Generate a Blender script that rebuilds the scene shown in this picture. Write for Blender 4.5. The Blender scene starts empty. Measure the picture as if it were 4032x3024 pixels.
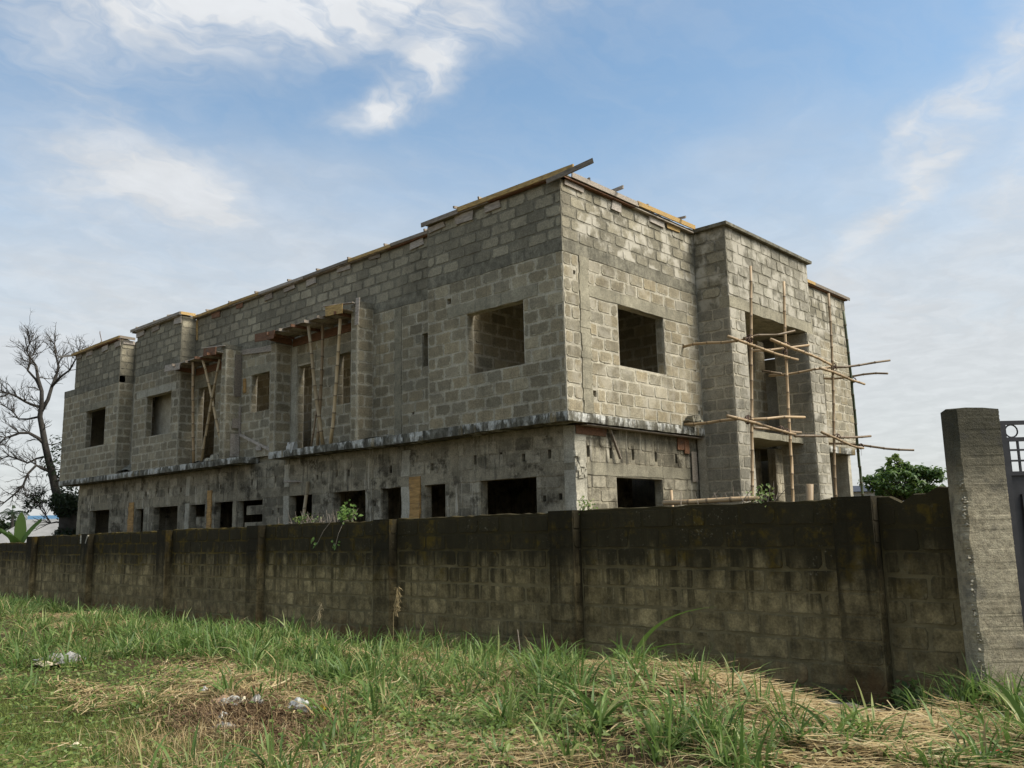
import bpy, bmesh, math, random
import numpy as np
from mathutils import Vector, Matrix

random.seed(11)
rng = np.random.default_rng(11)
S = bpy.context.scene
COL = S.collection
ZO = 3.9            # height of the first floor slab's top above the yard

# ------------------------------------------------------------------ camera
CP = np.array([-12.161, -9.851, -2.101])
YAW, PITCH, ROLL = math.radians(42.621), math.radians(9.479), math.radians(-1.317)
FPX = 3456.3 / 4032.0
_f = np.array([math.cos(YAW)*math.cos(PITCH), math.sin(YAW)*math.cos(PITCH), math.sin(PITCH)])
_r = np.array([math.sin(YAW), -math.cos(YAW), 0.0])
_u = np.cross(_r, _f)
_r, _u = math.cos(ROLL)*_r + math.sin(ROLL)*_u, -math.sin(ROLL)*_r + math.cos(ROLL)*_u
cam_d = bpy.data.cameras.new('camera')
cam = bpy.data.objects.new('camera', cam_d)
COL.objects.link(cam)
cam.matrix_world = Matrix(((_r[0], _u[0], -_f[0], CP[0]), (_r[1], _u[1], -_f[1], CP[1]),
                           (_r[2], _u[2], -_f[2], CP[2]+ZO), (0, 0, 0, 1)))
cam_d.sensor_width = 36.0
cam_d.lens = FPX*36.0
cam_d.clip_end = 3000
S.camera = cam
S.render.resolution_x, S.render.resolution_y = 1024, 768
S.render.engine = 'CYCLES'
S.view_settings.view_transform = 'Standard'
S.view_settings.look = 'None'
S.view_settings.gamma = 1
S.view_settings.exposure = 1.2
S.cycles.max_bounces = 4
S.cycles.diffuse_bounces = 3
S.cycles.transmission_bounces = 2

# ------------------------------------------------------------------ node helper
class T:
    def __init__(s, nt):
        s.nt = nt
        for n in list(nt.nodes): nt.nodes.remove(n)
    def n(s, ty, **kw):
        nd = s.nt.nodes.new(ty)
        for k, v in kw.items():
            if k.startswith('i_'):
                nd.inputs[k[2:].replace('_', ' ')].default_value = v
            else: setattr(nd, k, v)
        return nd
    def set(s, sock, v):
        if isinstance(v, bpy.types.NodeSocket): s.nt.links.new(v, sock)
        elif v is not None:
            if isinstance(v, (tuple, list)) and len(v) == 3 and sock.type == 'RGBA': v = (*v, 1)
            sock.default_value = v
    def math(s, op, a, b=None, c=None, clamp=False):
        nd = s.n('ShaderNodeMath', operation=op, use_clamp=clamp)
        for i, v in enumerate((a, b, c)):
            if v is not None: s.set(nd.inputs[i], v)
        return nd.outputs[0]
    def vmath(s, op, a, b=None):
        nd = s.n('ShaderNodeVectorMath', operation=op)
        s.set(nd.inputs[0], a)
        if b is not None: s.set(nd.inputs[1], b)
        return nd.outputs['Value' if op in ('LENGTH', 'DOT_PRODUCT', 'DISTANCE') else 'Vector']
    def noise(s, vec, scale, detail=4, rough=.55, dist=0.0):
        nd = s.n('ShaderNodeTexNoise')
        s.set(nd.inputs['Vector'], vec)
        nd.inputs['Scale'].default_value = scale
        nd.inputs['Detail'].default_value = detail
        nd.inputs['Roughness'].default_value = rough
        nd.inputs['Distortion'].default_value = dist
        return nd.outputs['Fac']
    def vor(s, vec, scale):
        nd = s.n('ShaderNodeTexVoronoi')
        s.set(nd.inputs['Vector'], vec)
        nd.inputs['Scale'].default_value = scale
        return nd.outputs['Distance']
    def map(s, v, a, b, c=0., d=1., smooth=True):
        nd = s.n('ShaderNodeMapRange', interpolation_type='SMOOTHSTEP' if smooth else 'LINEAR')
        s.set(nd.inputs['Value'], v)
        for k, q in zip(('From Min', 'From Max', 'To Min', 'To Max'), (a, b, c, d)): s.set(nd.inputs[k], q)
        return nd.outputs['Result']
    def ramp(s, fac, stops, interp='LINEAR'):
        nd = s.n('ShaderNodeValToRGB')
        cr = nd.color_ramp
        cr.interpolation = interp
        while len(cr.elements) < len(stops): cr.elements.new(1.0)
        for e, (p, c) in zip(cr.elements, stops):
            e.position = p
            e.color = (*c, 1) if len(c) == 3 else c
        s.set(nd.inputs[0], fac)
        return nd.outputs[0]
    def mix(s, fac, a, b, bt='MIX'):
        nd = s.n('ShaderNodeMix', data_type='RGBA', blend_type=bt)
        s.set(nd.inputs['Factor'], fac)
        s.set(nd.inputs[6], a)
        s.set(nd.inputs[7], b)
        return nd.outputs[2]
    def scale(s, vec, sc):
        return s.vmath('MULTIPLY', vec, sc)
    def xyz(s, vec):
        nd = s.n('ShaderNodeSeparateXYZ')
        s.set(nd.inputs[0], vec)
        return nd.outputs
    def comb(s, x, y, z):
        nd = s.n('ShaderNodeCombineXYZ')
        for i, v in enumerate((x, y, z)): s.set(nd.inputs[i], v)
        return nd.outputs[0]
    def mul(s, col, f):      # colour * value
        return s.vmath('MULTIPLY', col, s.comb(f, f, f))

# ------------------------------------------------------------------ sky and sun
SUN_DIR = Vector((0.33, -0.70, 0.95)).normalized()
el = math.asin(SUN_DIR.z)
az = math.atan2(SUN_DIR.x, SUN_DIR.y)
W = bpy.data.worlds.new('World')
S.world = W
W.use_nodes = True
t = T(W.node_tree)
sky = t.n('ShaderNodeTexSky', sky_type='NISHITA', sun_disc=False)
sky.sun_elevation = el
sky.sun_rotation = az
sky.air_density = 1.0
sky.dust_density = 1.6
sky.ozone_density = 1.5
tc = t.n('ShaderNodeTexCoord')
d = tc.outputs['Generated']
dx, dy, dz = t.xyz(d)[0:3]
dzc = t.math('ADD', t.math('MAXIMUM', dz, 0.0), 0.12)
px_ = t.math('DIVIDE', dx, dzc)
py_ = t.math('DIVIDE', dy, dzc)
Pv = t.comb(px_, py_, 0.0)
# wisps: the plane coordinates are warped by noise before the cloud banks are looked up
wn = t.n('ShaderNodeTexNoise')
t.set(wn.inputs['Vector'], Pv)
wn.inputs['Scale'].default_value = 3.1
wn.inputs['Detail'].default_value = 4
wn.inputs['Roughness'].default_value = .6
warp = t.vmath('SUBTRACT', wn.outputs['Color'], (.5, .5, .5))
Pw = t.vmath('ADD', Pv, t.scale(warp, (.30, .30, 0)))
def bank(cx, cy, ang, a, b, w):
    mp = t.n('ShaderNodeMapping', vector_type='TEXTURE')
    t.set(mp.inputs['Vector'], Pw)
    mp.inputs['Location'].default_value = (cx, cy, 0)
    mp.inputs['Rotation'].default_value = (0, 0, ang)
    mp.inputs['Scale'].default_value = (a, b, 1)
    r2 = t.vmath('DOT_PRODUCT', mp.outputs[0], mp.outputs[0])
    return t.math('MULTIPLY', t.math('POWER', .3679, r2), w)
banks = [(.66, 1.12, -.88, .34, .13, 1.0), (.50, .95, -.8, .5, .22, .9), (.955, 1.09, 1.35, .16, .06, .85), (.985, 1.25, 2.4, .075, .045, .7),
         (.86, 1.76, .6, .13, .12, .68), (.66, 1.72, 1.2, .30, .14, .28),
         (1.70, .46, .85, .20, .04, .55), (1.62, .30, .6, .20, .06, .42), (1.97, .60, .72, .40, .045, .38), (1.97, .33, .5, .32, .07, .40),
         (-1.2, 0.6, .4, .9, .3, .8), (.1, -1.3, .9, .9, .35, .8)]
acc = None
for bk in banks:
    v = bank(*bk)
    acc = v if acc is None else t.math('ADD', acc, v)
fib = t.noise(t.vmath('ADD', t.scale(Pw, (2.0, 5.0, 1)), t.scale(warp, (.8, .8, 0))), 1.7, 5, .62)
fib2 = t.noise(Pw, 7.5, 4, .6)
tex = t.math('ADD', t.math('MULTIPLY', fib, 1.25), t.math('MULTIPLY', fib2, .65))
mask = t.math('MULTIPLY', acc, t.map(tex, .55, 1.25, .25, 1.25))
veil = t.math('MULTIPLY', t.map(fib, .35, .75), .10)
mask = t.math('ADD', mask, veil)
# the low bank of haze cloud all round the horizon
hzn = t.noise(t.comb(t.math('MULTIPLY', dx, 1.6), t.math('MULTIPLY', dy, 1.6), t.math('MULTIPLY', dz, 4.5)), 1.9, 2, .5)
hz = t.map(t.math('SUBTRACT', dz, t.math('MULTIPLY', t.math('SUBTRACT', hzn, .5), .22)), .16, .50, .97, 0.0)
mask = t.math('MINIMUM', t.math('ADD', mask, hz), .96)
ccol = t.ramp(t.math('ADD', t.math('MULTIPLY', acc, .55), t.map(fib2, .3, .8, 0, .4)), [(0, (1.92, 1.94, 1.96)), (.9, (2.60, 2.63, 2.65))])
skyc = t.mix(t.math('MULTIPLY', t.math('MAXIMUM', mask, 0.0), .92), t.scale(sky.outputs[0], (.565, .62, .58)), ccol)
bg = t.n('ShaderNodeBackground')
t.set(bg.inputs[0], skyc)
bg.inputs[1].default_value = 0.15
wo = t.n('ShaderNodeOutputWorld')
W.node_tree.links.new(bg.outputs[0], wo.inputs[0])

sd = bpy.data.lights.new('sun', 'SUN')
sd.energy = 2.5
sd.angle = math.radians(32)
sd.color = (1.0, .965, .90)
sun = bpy.data.objects.new('sun', sd)
sun.rotation_euler = SUN_DIR.to_track_quat('Z', 'Y').to_euler()
sun.location = (0, -10, 30)
COL.objects.link(sun)

# ------------------------------------------------------------------ materials
MATS = {}
def mat(name):
    m = bpy.data.materials.new(name)
    m.use_nodes = True
    MATS[name] = m
    return m, T(m.node_tree)
def finish(m, t, col, rough=.9, bump=None, bstr=.3, bdist=.02, trans=None, spec=.25):
    b = t.n('ShaderNodeBsdfPrincipled')
    t.set(b.inputs['Base Color'], col)
    t.set(b.inputs['Roughness'], rough)
    b.inputs['Specular IOR Level'].default_value = spec
    if bump is not None:
        bn = t.n('ShaderNodeBump')
        bn.inputs['Strength'].default_value = bstr
        bn.inputs['Distance'].default_value = bdist
        t.set(bn.inputs['Height'], bump)
        m.node_tree.links.new(bn.outputs[0], b.inputs['Normal'])
    o = t.n('ShaderNodeOutputMaterial')
    if trans is not None:
        tr = t.n('ShaderNodeBsdfTranslucent')
        t.set(tr.inputs[0], trans)
        mx = t.n('ShaderNodeMixShader')
        mx.inputs[0].default_value = .35
        m.node_tree.links.new(b.outputs[0], mx.inputs[1])
        m.node_tree.links.new(tr.outputs[0], mx.inputs[2])
        m.node_tree.links.new(mx.outputs[0], o.inputs[0])
    else: m.node_tree.links.new(b.outputs[0], o.inputs[0])
    return m
def posn(t): return t.n('ShaderNodeNewGeometry').outputs['Position']
def rnd(t):
    a = t.n('ShaderNodeAttribute', attribute_name='rnd').outputs['Fac']
    o = t.n('ShaderNodeObjectInfo').outputs['Random']
    return t.math('FRACT', t.math('ADD', a, o))

def masonry(name, stops, grime=.35, streak=.3, pale=0., pale_at=None, block=True, patch=.5, zgrime=None, lichen=0., runs=0., moss=0., smear=None, tint=(1.17, 1.14, 1.10)):
    m, t = mat(name)
    P = posn(t)
    if block:
        c = t.ramp(rnd(t), stops)
    else:
        c = t.ramp(t.noise(P, 2.3, 5, .6), stops)
    if smear:
        e = t.n('ShaderNodeAttribute', attribute_name='edge').outputs['Fac']
        e = t.math('ADD', e, t.math('MULTIPLY', t.math('SUBTRACT', t.noise(P, 9, 5, .65), .5), 1.0))
        c = t.mix(t.math('MULTIPLY', t.map(e, .86, .99), .85), c, smear)
    big = t.map(t.noise(P, .55, 3), .3, .7, .82, 1.12)
    mid = t.map(t.noise(P, 5.5, 6, .65), .25, .75, 1-.36*patch, 1+.30*patch)
    fine = t.map(t.noise(P, 34, 5, .75), .25, .75, .66, 1.28)
    c = t.mul(c, t.math('MULTIPLY', t.math('MULTIPLY', big, mid), fine))
    # runs of dirty water down the wall
    st = t.noise(t.scale(P, (7, 7, .45)), 1.6, 5, .6)
    sm = t.noise(P, .8, 3)
    sf = t.math('MULTIPLY', t.map(st, .50, .68), t.map(sm, .40, .62))
    c = t.mix(t.math('MULTIPLY', sf, streak), c, (.045, .043, .036))
    gr = t.map(t.noise(P, 1.7, 6, .7), .52, .74)
    c = t.mix(t.math('MULTIPLY', gr, grime), c, (.075, .072, .06))
    if zgrime:
        z = t.xyz(P)[2]
        zz = t.math('ADD', z, t.math('MULTIPLY', t.math('SUBTRACT', t.noise(t.scale(P, (4, 4, 1)), 1.4, 5), .5), 1.1))
        for (za, zb, amt, colr) in zgrime:
            c = t.mix(t.math('MULTIPLY', t.map(zz, za, zb), amt), c, colr)
    if moss:
        q = t.xyz(P)
        mm = t.math('MULTIPLY', t.map(t.noise(P, 2.4, 6, .7), .52, .66), t.map(q[2], ZO-3.2, ZO-2.5))
        c = t.mix(t.math('MULTIPLY', mm, moss), c, (.075, .055, .010))
        dr = t.math('MULTIPLY', t.map(t.noise(t.scale(P, (6, 6, .35)), 1.3, 5, .6), .50, .60), t.map(q[2], ZO-3.7, ZO-2.7))
        c = t.mix(t.math('MULTIPLY', dr, .7), c, (.022, .019, .011))
    if runs:
        rn = t.math('MULTIPLY', t.map(t.noise(t.scale(P, (10, 10, .5)), 1.1, 4, .6), .57, .64), t.map(t.noise(P, .7, 3), .46, .60))
        c = t.mix(t.math('MULTIPLY', rn, runs), c, (.46, .44, .37))
        dk = t.math('MULTIPLY', t.map(t.noise(P, 2.6, 6, .72), .48, .62), t.map(t.noise(t.scale(P, (1, 1, 2)), .8, 3), .40, .56))
        c = t.mix(t.math('MULTIPLY', dk, .85), c, (.042, .037, .026))
    if lichen:
        ln = t.math('MULTIPLY', t.map(t.noise(P, 26, 4, .7), .58, .72), t.map(t.noise(P, 1.3, 4), .45, .65))
        c = t.mix(t.math('MULTIPLY', ln, lichen), c, (.17, .165, .14))
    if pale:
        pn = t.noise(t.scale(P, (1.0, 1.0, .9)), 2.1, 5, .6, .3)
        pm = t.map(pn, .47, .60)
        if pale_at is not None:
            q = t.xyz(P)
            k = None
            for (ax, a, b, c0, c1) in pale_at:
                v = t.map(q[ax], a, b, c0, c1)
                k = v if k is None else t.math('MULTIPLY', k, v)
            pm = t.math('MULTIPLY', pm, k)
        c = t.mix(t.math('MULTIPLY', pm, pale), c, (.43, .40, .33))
    c = t.vmath('MULTIPLY', c, tint)
    h = t.math('ADD', t.noise(P, 90, 3, .7), t.math('MULTIPLY', t.noise(P, 14, 5, .6), .8))
    return finish(m, t, c, .93, h, .55, .012, spec=.15)

BLK = [(0, (.185, .163, .115)), (.3, (.24, .203, .134)), (.45, (.21, .19, .14)), (.7, (.28, .234, .152)), (.85, (.255, .227, .165)), (1, (.33, .286, .195))]
PAR = [(0, (.18, .163, .12)), (.4, (.215, .195, .143)), (.75, (.265, .238, .172)), (1, (.305, .275, .20))]
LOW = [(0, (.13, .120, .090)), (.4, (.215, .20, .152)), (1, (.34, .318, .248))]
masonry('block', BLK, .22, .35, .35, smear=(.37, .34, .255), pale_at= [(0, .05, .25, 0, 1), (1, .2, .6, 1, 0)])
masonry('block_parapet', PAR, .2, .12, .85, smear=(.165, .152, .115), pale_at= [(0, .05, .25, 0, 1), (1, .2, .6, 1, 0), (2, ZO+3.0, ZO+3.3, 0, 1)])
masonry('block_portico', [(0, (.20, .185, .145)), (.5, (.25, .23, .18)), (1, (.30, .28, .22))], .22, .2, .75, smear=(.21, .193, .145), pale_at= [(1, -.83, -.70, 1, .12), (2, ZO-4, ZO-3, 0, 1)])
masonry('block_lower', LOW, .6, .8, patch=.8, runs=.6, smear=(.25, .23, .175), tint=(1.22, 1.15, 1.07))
masonry('mortar', [(.3, (.31, .282, .218)), (.7, (.44, .402, .315))], .2, .35, block=False)
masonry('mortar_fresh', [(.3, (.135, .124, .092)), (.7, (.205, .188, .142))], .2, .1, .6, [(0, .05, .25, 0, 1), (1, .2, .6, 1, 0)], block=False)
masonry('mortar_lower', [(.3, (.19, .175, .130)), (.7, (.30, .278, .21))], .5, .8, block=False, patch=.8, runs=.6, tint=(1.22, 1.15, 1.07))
masonry('concrete', [(.3, (.20, .182, .132)), (.7, (.29, .265, .195))], .3, .45, block=False)
masonry('concrete_grey', [(.25, (.12, .111, .083)), (.5, (.18, .167, .126)), (.75, (.235, .216, .163))], .45, .5, block=False, patch=1.2)
masonry('concrete_pale', [(.3, (.30, .28, .22)), (.7, (.46, .43, .345))], .35, .5, block=False)
masonry('concrete_lower', [(.3, (.18, .165, .12)), (.7, (.30, .275, .205))], .6, .9, block=False, runs=.7, tint=(1.22, 1.15, 1.07))
masonry('interior', BLK, .3, .2, block=True, smear=(.33, .30, .23))
FZ = [(ZO-2.95, ZO-2.35, .95, (.020, .018, .011)), (ZO-3.5, ZO-4.1, .6, (.15, .078, .034))]
for nm_, k_ in (('fence_block', 1.), ('pilaster_block', .68)): masonry(nm_, [(0, (.125, .106, .062)), (.5, (.165, .14, .083)), (1, (.215, .184, .112))], .3, .5, patch=1.5, zgrime=FZ, lichen=.6, moss=.75, smear=(.150, .132, .085), tint=(1.46*k_, 1.31*k_, 1.05*k_))
def fence_mortar():
    m, t = mat('fence_mortar')
    P = posn(t)
    q = t.xyz(P)
    c = t.ramp(t.noise(P, 3, 6, .65), [(.3, (.13, .106, .058)), (.55, (.185, .152, .087)), (.75, (.25, .21, .125))])
    zz = t.math('ADD', q[2], t.math('MULTIPLY', t.math('SUBTRACT', t.noise(P, 2.2, 5), .5), .9))
    c = t.mix(t.math('MULTIPLY', t.map(zz, ZO-2.95, ZO-2.2), .93), c, (.026, .022, .012))
    moss = t.math('MULTIPLY', t.map(zz, ZO-3.1, ZO-2.6), t.map(q[1], -3, 12, .12, 1.0))
    moss = t.math('MULTIPLY', moss, t.map(t.noise(P, 3.3, 5, .7), .40, .58))
    c = t.mix(t.math('MULTIPLY', moss, .6), c, (.135, .095, .02))
    c = t.vmath('MULTIPLY', c, (1.10, 1.06, .95))
    h = t.noise(P, 40, 5, .7)
    return finish(m, t, c, .95, h, .8, .02, spec=.1)
fence_mortar()
def slab_edge():
    m, t = mat('slab_edge')
    P = posn(t)
    z = t.xyz(P)[2]
    s1 = t.noise(t.scale(P, (4.6, 4.6, 1.8)), 1.0, 7, .72)
    s2 = t.noise(t.scale(P, (2.3, 2.3, .6)), 1.0, 4, .6)
    big = t.noise(P, .75, 4, .6)
    c = t.ramp(t.noise(t.scale(P, (5, 5, 2.5)), 1.3, 6, .7), [(.35, (.045, .040, .028)), (.5, (.115, .104, .075)), (.62, (.21, .195, .15))])
    drip = t.math('ADD', t.math('MULTIPLY', s1, .75), t.math('MULTIPLY', s2, .4))
    run = t.map(t.math('ADD', drip, t.math('MULTIPLY', t.math('SUBTRACT', z, ZO-.08), .35)), .545, .63)
    run = t.math('MULTIPLY', run, t.map(big, .38, .5))
    c = t.mix(t.math('MULTIPLY', run, t.map(t.noise(P, 6, 4, .7), .3, .7, .5, 1.0)), c, (.62, .60, .53))
    blk = t.math('MULTIPLY', t.map(t.noise(t.scale(P, (9, 9, 1.2)), .8, 4, .6), .54, .62), t.map(big, .35, .5))
    c = t.mix(t.math('MULTIPLY', blk, .55), c, (.03, .026, .018))
    oc = t.map(t.noise(t.scale(P, (6, 6, .3)), .7, 2), .62, .7)
    c = t.mix(t.math('MULTIPLY', oc, .5), c, (.25, .17, .06))
    c = t.mul(c, t.map(t.noise(P, 30, 5, .7), .2, .8, .7, 1.25))
    return finish(m, t, c, .92, t.noise(P, 24, 5, .7), .8, .02)
slab_edge()
def wood(name, stops, sc=1.):
    m, t = mat(name)
    tcn = t.n('ShaderNodeTexCoord').outputs['Object']
    P = posn(t)
    c = t.ramp(t.math('FRACT', t.math('ADD', rnd(t), t.math('MULTIPLY', t.noise(P, .8, 2), .35))), stops)
    g = t.noise(t.scale(P, (30*sc, 6*sc, 40*sc)), 1.2, 5, .6, .5)
    c = t.mul(c, t.map(g, .25, .75, .6, 1.3))
    c = t.mix(t.math('MULTIPLY', t.map(t.noise(P, 4, 5, .7), .52, .72), .55), c, (.10, .095, .085))
    return finish(m, t, c, .8, g, .4, .006)
wood('timber_yellow', [(0, (.40, .25, .085)), (1, (.50, .33, .13))])
wood('timber_grey', [(0, (.19, .155, .115)), (.5, (.28, .225, .17)), (1, (.38, .32, .25))])
wood('timber_red', [(0, (.17, .085, .045)), (1, (.24, .12, .065))])
wood('timber_pale', [(0, (.34, .28, .22)), (1, (.46, .40, .33))])
wood('timber_orange', [(0, (.33, .18, .06)), (1, (.42, .25, .09))], .4)
def bamboo_mat(name, a, b, green=0.):
    m, t = mat(name)
    P = posn(t)
    k = t.n('ShaderNodeAttribute', attribute_name='node').outputs['Fac']
    c = t.mix(t.noise(P, 3.5, 4, .6), a, b)
    c = t.mul(c, t.map(rnd(t), 0, 1, .75, 1.2))
    if green: c = t.mix(t.map(t.noise(P, 1.6, 3), .35, .6), c, (.035, .05, .018))
    c = t.mix(t.math('MULTIPLY', k, .75), c, (.10, .065, .035))
    return finish(m, t, c, .55, t.noise(P, 30, 3), .15, .004, spec=.35)
bamboo_mat('bamboo_pale', (.36, .25, .125), (.60, .46, .27))
bamboo_mat('bamboo', (.24, .15, .075), (.44, .32, .18))
bamboo_mat('bamboo_dark', (.16, .105, .06), (.29, .215, .13))
bamboo_mat('bamboo_green', (.05, .065, .03), (.10, .10, .05), 1)
def leafmat(name, stops, tr, spec=.3, rough=.5):
    m, t = mat(name)
    P = posn(t)
    f = t.math('FRACT', t.math('ADD', rnd(t), t.math('MULTIPLY', t.noise(P, 1.2, 3), .5)))
    c = t.ramp(f, stops)
    return finish(m, t, c, rough, trans=t.mul(c, tr), spec=spec)
leafmat('grass_blade', [(0, (.056, .104, .022)), (.45, (.102, .165, .036)), (.85, (.165, .23, .06)), (1, (.32, .33, .13))], 1.5)
leafmat('lawn_blade', [(0, (.085, .125, .020)), (.5, (.125, .165, .028)), (1, (.20, .22, .05))], 1.4)
leafmat('weed_leaf', [(0, (.068, .110, .022)), (.5, (.118, .172, .035)), (1, (.21, .245, .066))], 1.4)
leafmat('bright_leaf', [(0, (.095, .17, .030)), (1, (.17, .25, .055))], 1.4)
leafmat('tree_leaf', [(0, (.030, .062, .013)), (.6, (.065, .115, .022)), (1, (.13, .19, .042))], 1.3)
leafmat('ivy_leaf', [(0, (.012, .022, .008)), (1, (.030, .048, .016))], .8)
leafmat('straw', [(0, (.28, .19, .085)), (.4, (.44, .315, .145)), (.8, (.58, .44, .22)), (1, (.68, .55, .32))], .4, .2, .7)
leafmat('straw_brown', [(0, (.10, .058, .028)), (.5, (.19, .115, .058)), (1, (.32, .22, .12))], .3, .2, .8)
def soil():
    m, t = mat('soil')
    P = posn(t)
    c = t.ramp(t.noise(P, 2.6, 7, .7), [(.3, (.045, .032, .017)), (.5, (.085, .058, .030)), (.7, (.125, .09, .048))])
    g = t.map(t.noise(P, .9, 5, .6), .42, .6)
    c = t.mix(t.math('MULTIPLY', g, .7), c, t.ramp(t.noise(P, 25, 4), [(.3, (.028, .042, .012)), (.7, (.075, .095, .028))]))
    s = t.map(t.noise(t.scale(P, (1, 3, 1)), 9, 6, .7), .58, .7)
    c = t.mix(t.math('MULTIPLY', s, .6), c, (.27, .19, .10))
    return finish(m, t, c, .97, t.noise(P, 18, 6, .7), .9, .05, spec=.1)
soil()
def plain(name, col, rough=.7, var=.25, sc=6., spec=.3, metal=0.):
    m, t = mat(name)
    P = posn(t)
    c = t.mul(t.comb(*col), t.map(t.noise(P, sc, 5, .65), .2, .8, 1-var, 1+var))
    return finish(m, t, c, rough, t.noise(P, 40, 4), .2, .004, spec=spec)
plain('bark', (.050, .043, .035), .95, .4, 9)
plain('bark_dark', (.05, .043, .035), .95, .4, 6)
plain('gate_steel', (.028, .026, .027), .45, .3, 12, .5)
plain('gate_panel', (.17, .115, .105), .5, .2, 3, .4)
plain('plastic_white', (.43, .41, .36), .4, .12, 9, .5)
plain('plastic_grey', (.27, .25, .21), .45, .25, 9, .5)
plain('paper_cream', (.55, .46, .31), .8, .15)
plain('cardboard', (.30, .19, .11), .85, .25)
plain('wrapper_red', (.50, .035, .03), .4, .1)
plain('sack', (.30, .28, .25), .8, .3, 14)
plain('roof_sheet', (.20, .195, .185), .7, .2, 1.2)
plain('roof_blue', (.22, .42, .62), .5, .1, 2)
plain('roof_dark', (.035, .038, .048), .7, .2, 3)
plain('house_wall', (.38, .36, .32), .9, .2, 2)
plain('rebar', (.10, .06, .04), .7, .3)
plain('yellow_leaf', (.55, .42, .02), .6, .1)
def post_mat():
    m, t = mat('post_concrete')
    P = posn(t)
    z = t.xyz(P)[2]
    c = t.ramp(t.noise(P, 3.0, 6, .65), [(.3, (.30, .252, .165)), (.7, (.45, .39, .27))])
    ln = t.noise(t.scale(P, (3, 3, 46)), 1.0, 5, .65)
    c = t.mul(c, t.map(ln, .3, .7, .93, 1.05))
    c = t.mul(c, t.map(t.noise(P, 16, 7, .78), .25, .75, .5, 1.4))
    zz = t.math('ADD', z, t.math('MULTIPLY', t.math('SUBTRACT', t.noise(P, 3, 5), .5), .6))
    c = t.mix(t.math('MULTIPLY', t.map(zz, ZO-2.1, ZO-1.25), .88), c, (.035, .033, .02))
    c = t.mix(t.math('MULTIPLY', t.map(t.noise(P, 4, 6, .7), .52, .64), .65), c, (.06, .055, .045))
    c = t.mix(t.math('MULTIPLY', t.map(t.noise(t.scale(P, (1, 1, .6)), 2.2, 4, .6), .58, .7), .4), c, (.20, .115, .085))
    return finish(m, t, c, .93, t.math('ADD', t.math('MULTIPLY', ln, .35), t.noise(P, 30, 6, .75)), .9, .025)
post_mat()
def rubble_mat():
    m, t = mat('aggregate')
    P = posn(t)
    v = t.vor(P, 26)
    c = t.ramp(v, [(.0, (.40, .36, .27)), (.5, (.31, .275, .20)), (.9, (.14, .12, .085))])
    return finish(m, t, c, .9, v, 1.0, .03)
rubble_mat()

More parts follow.
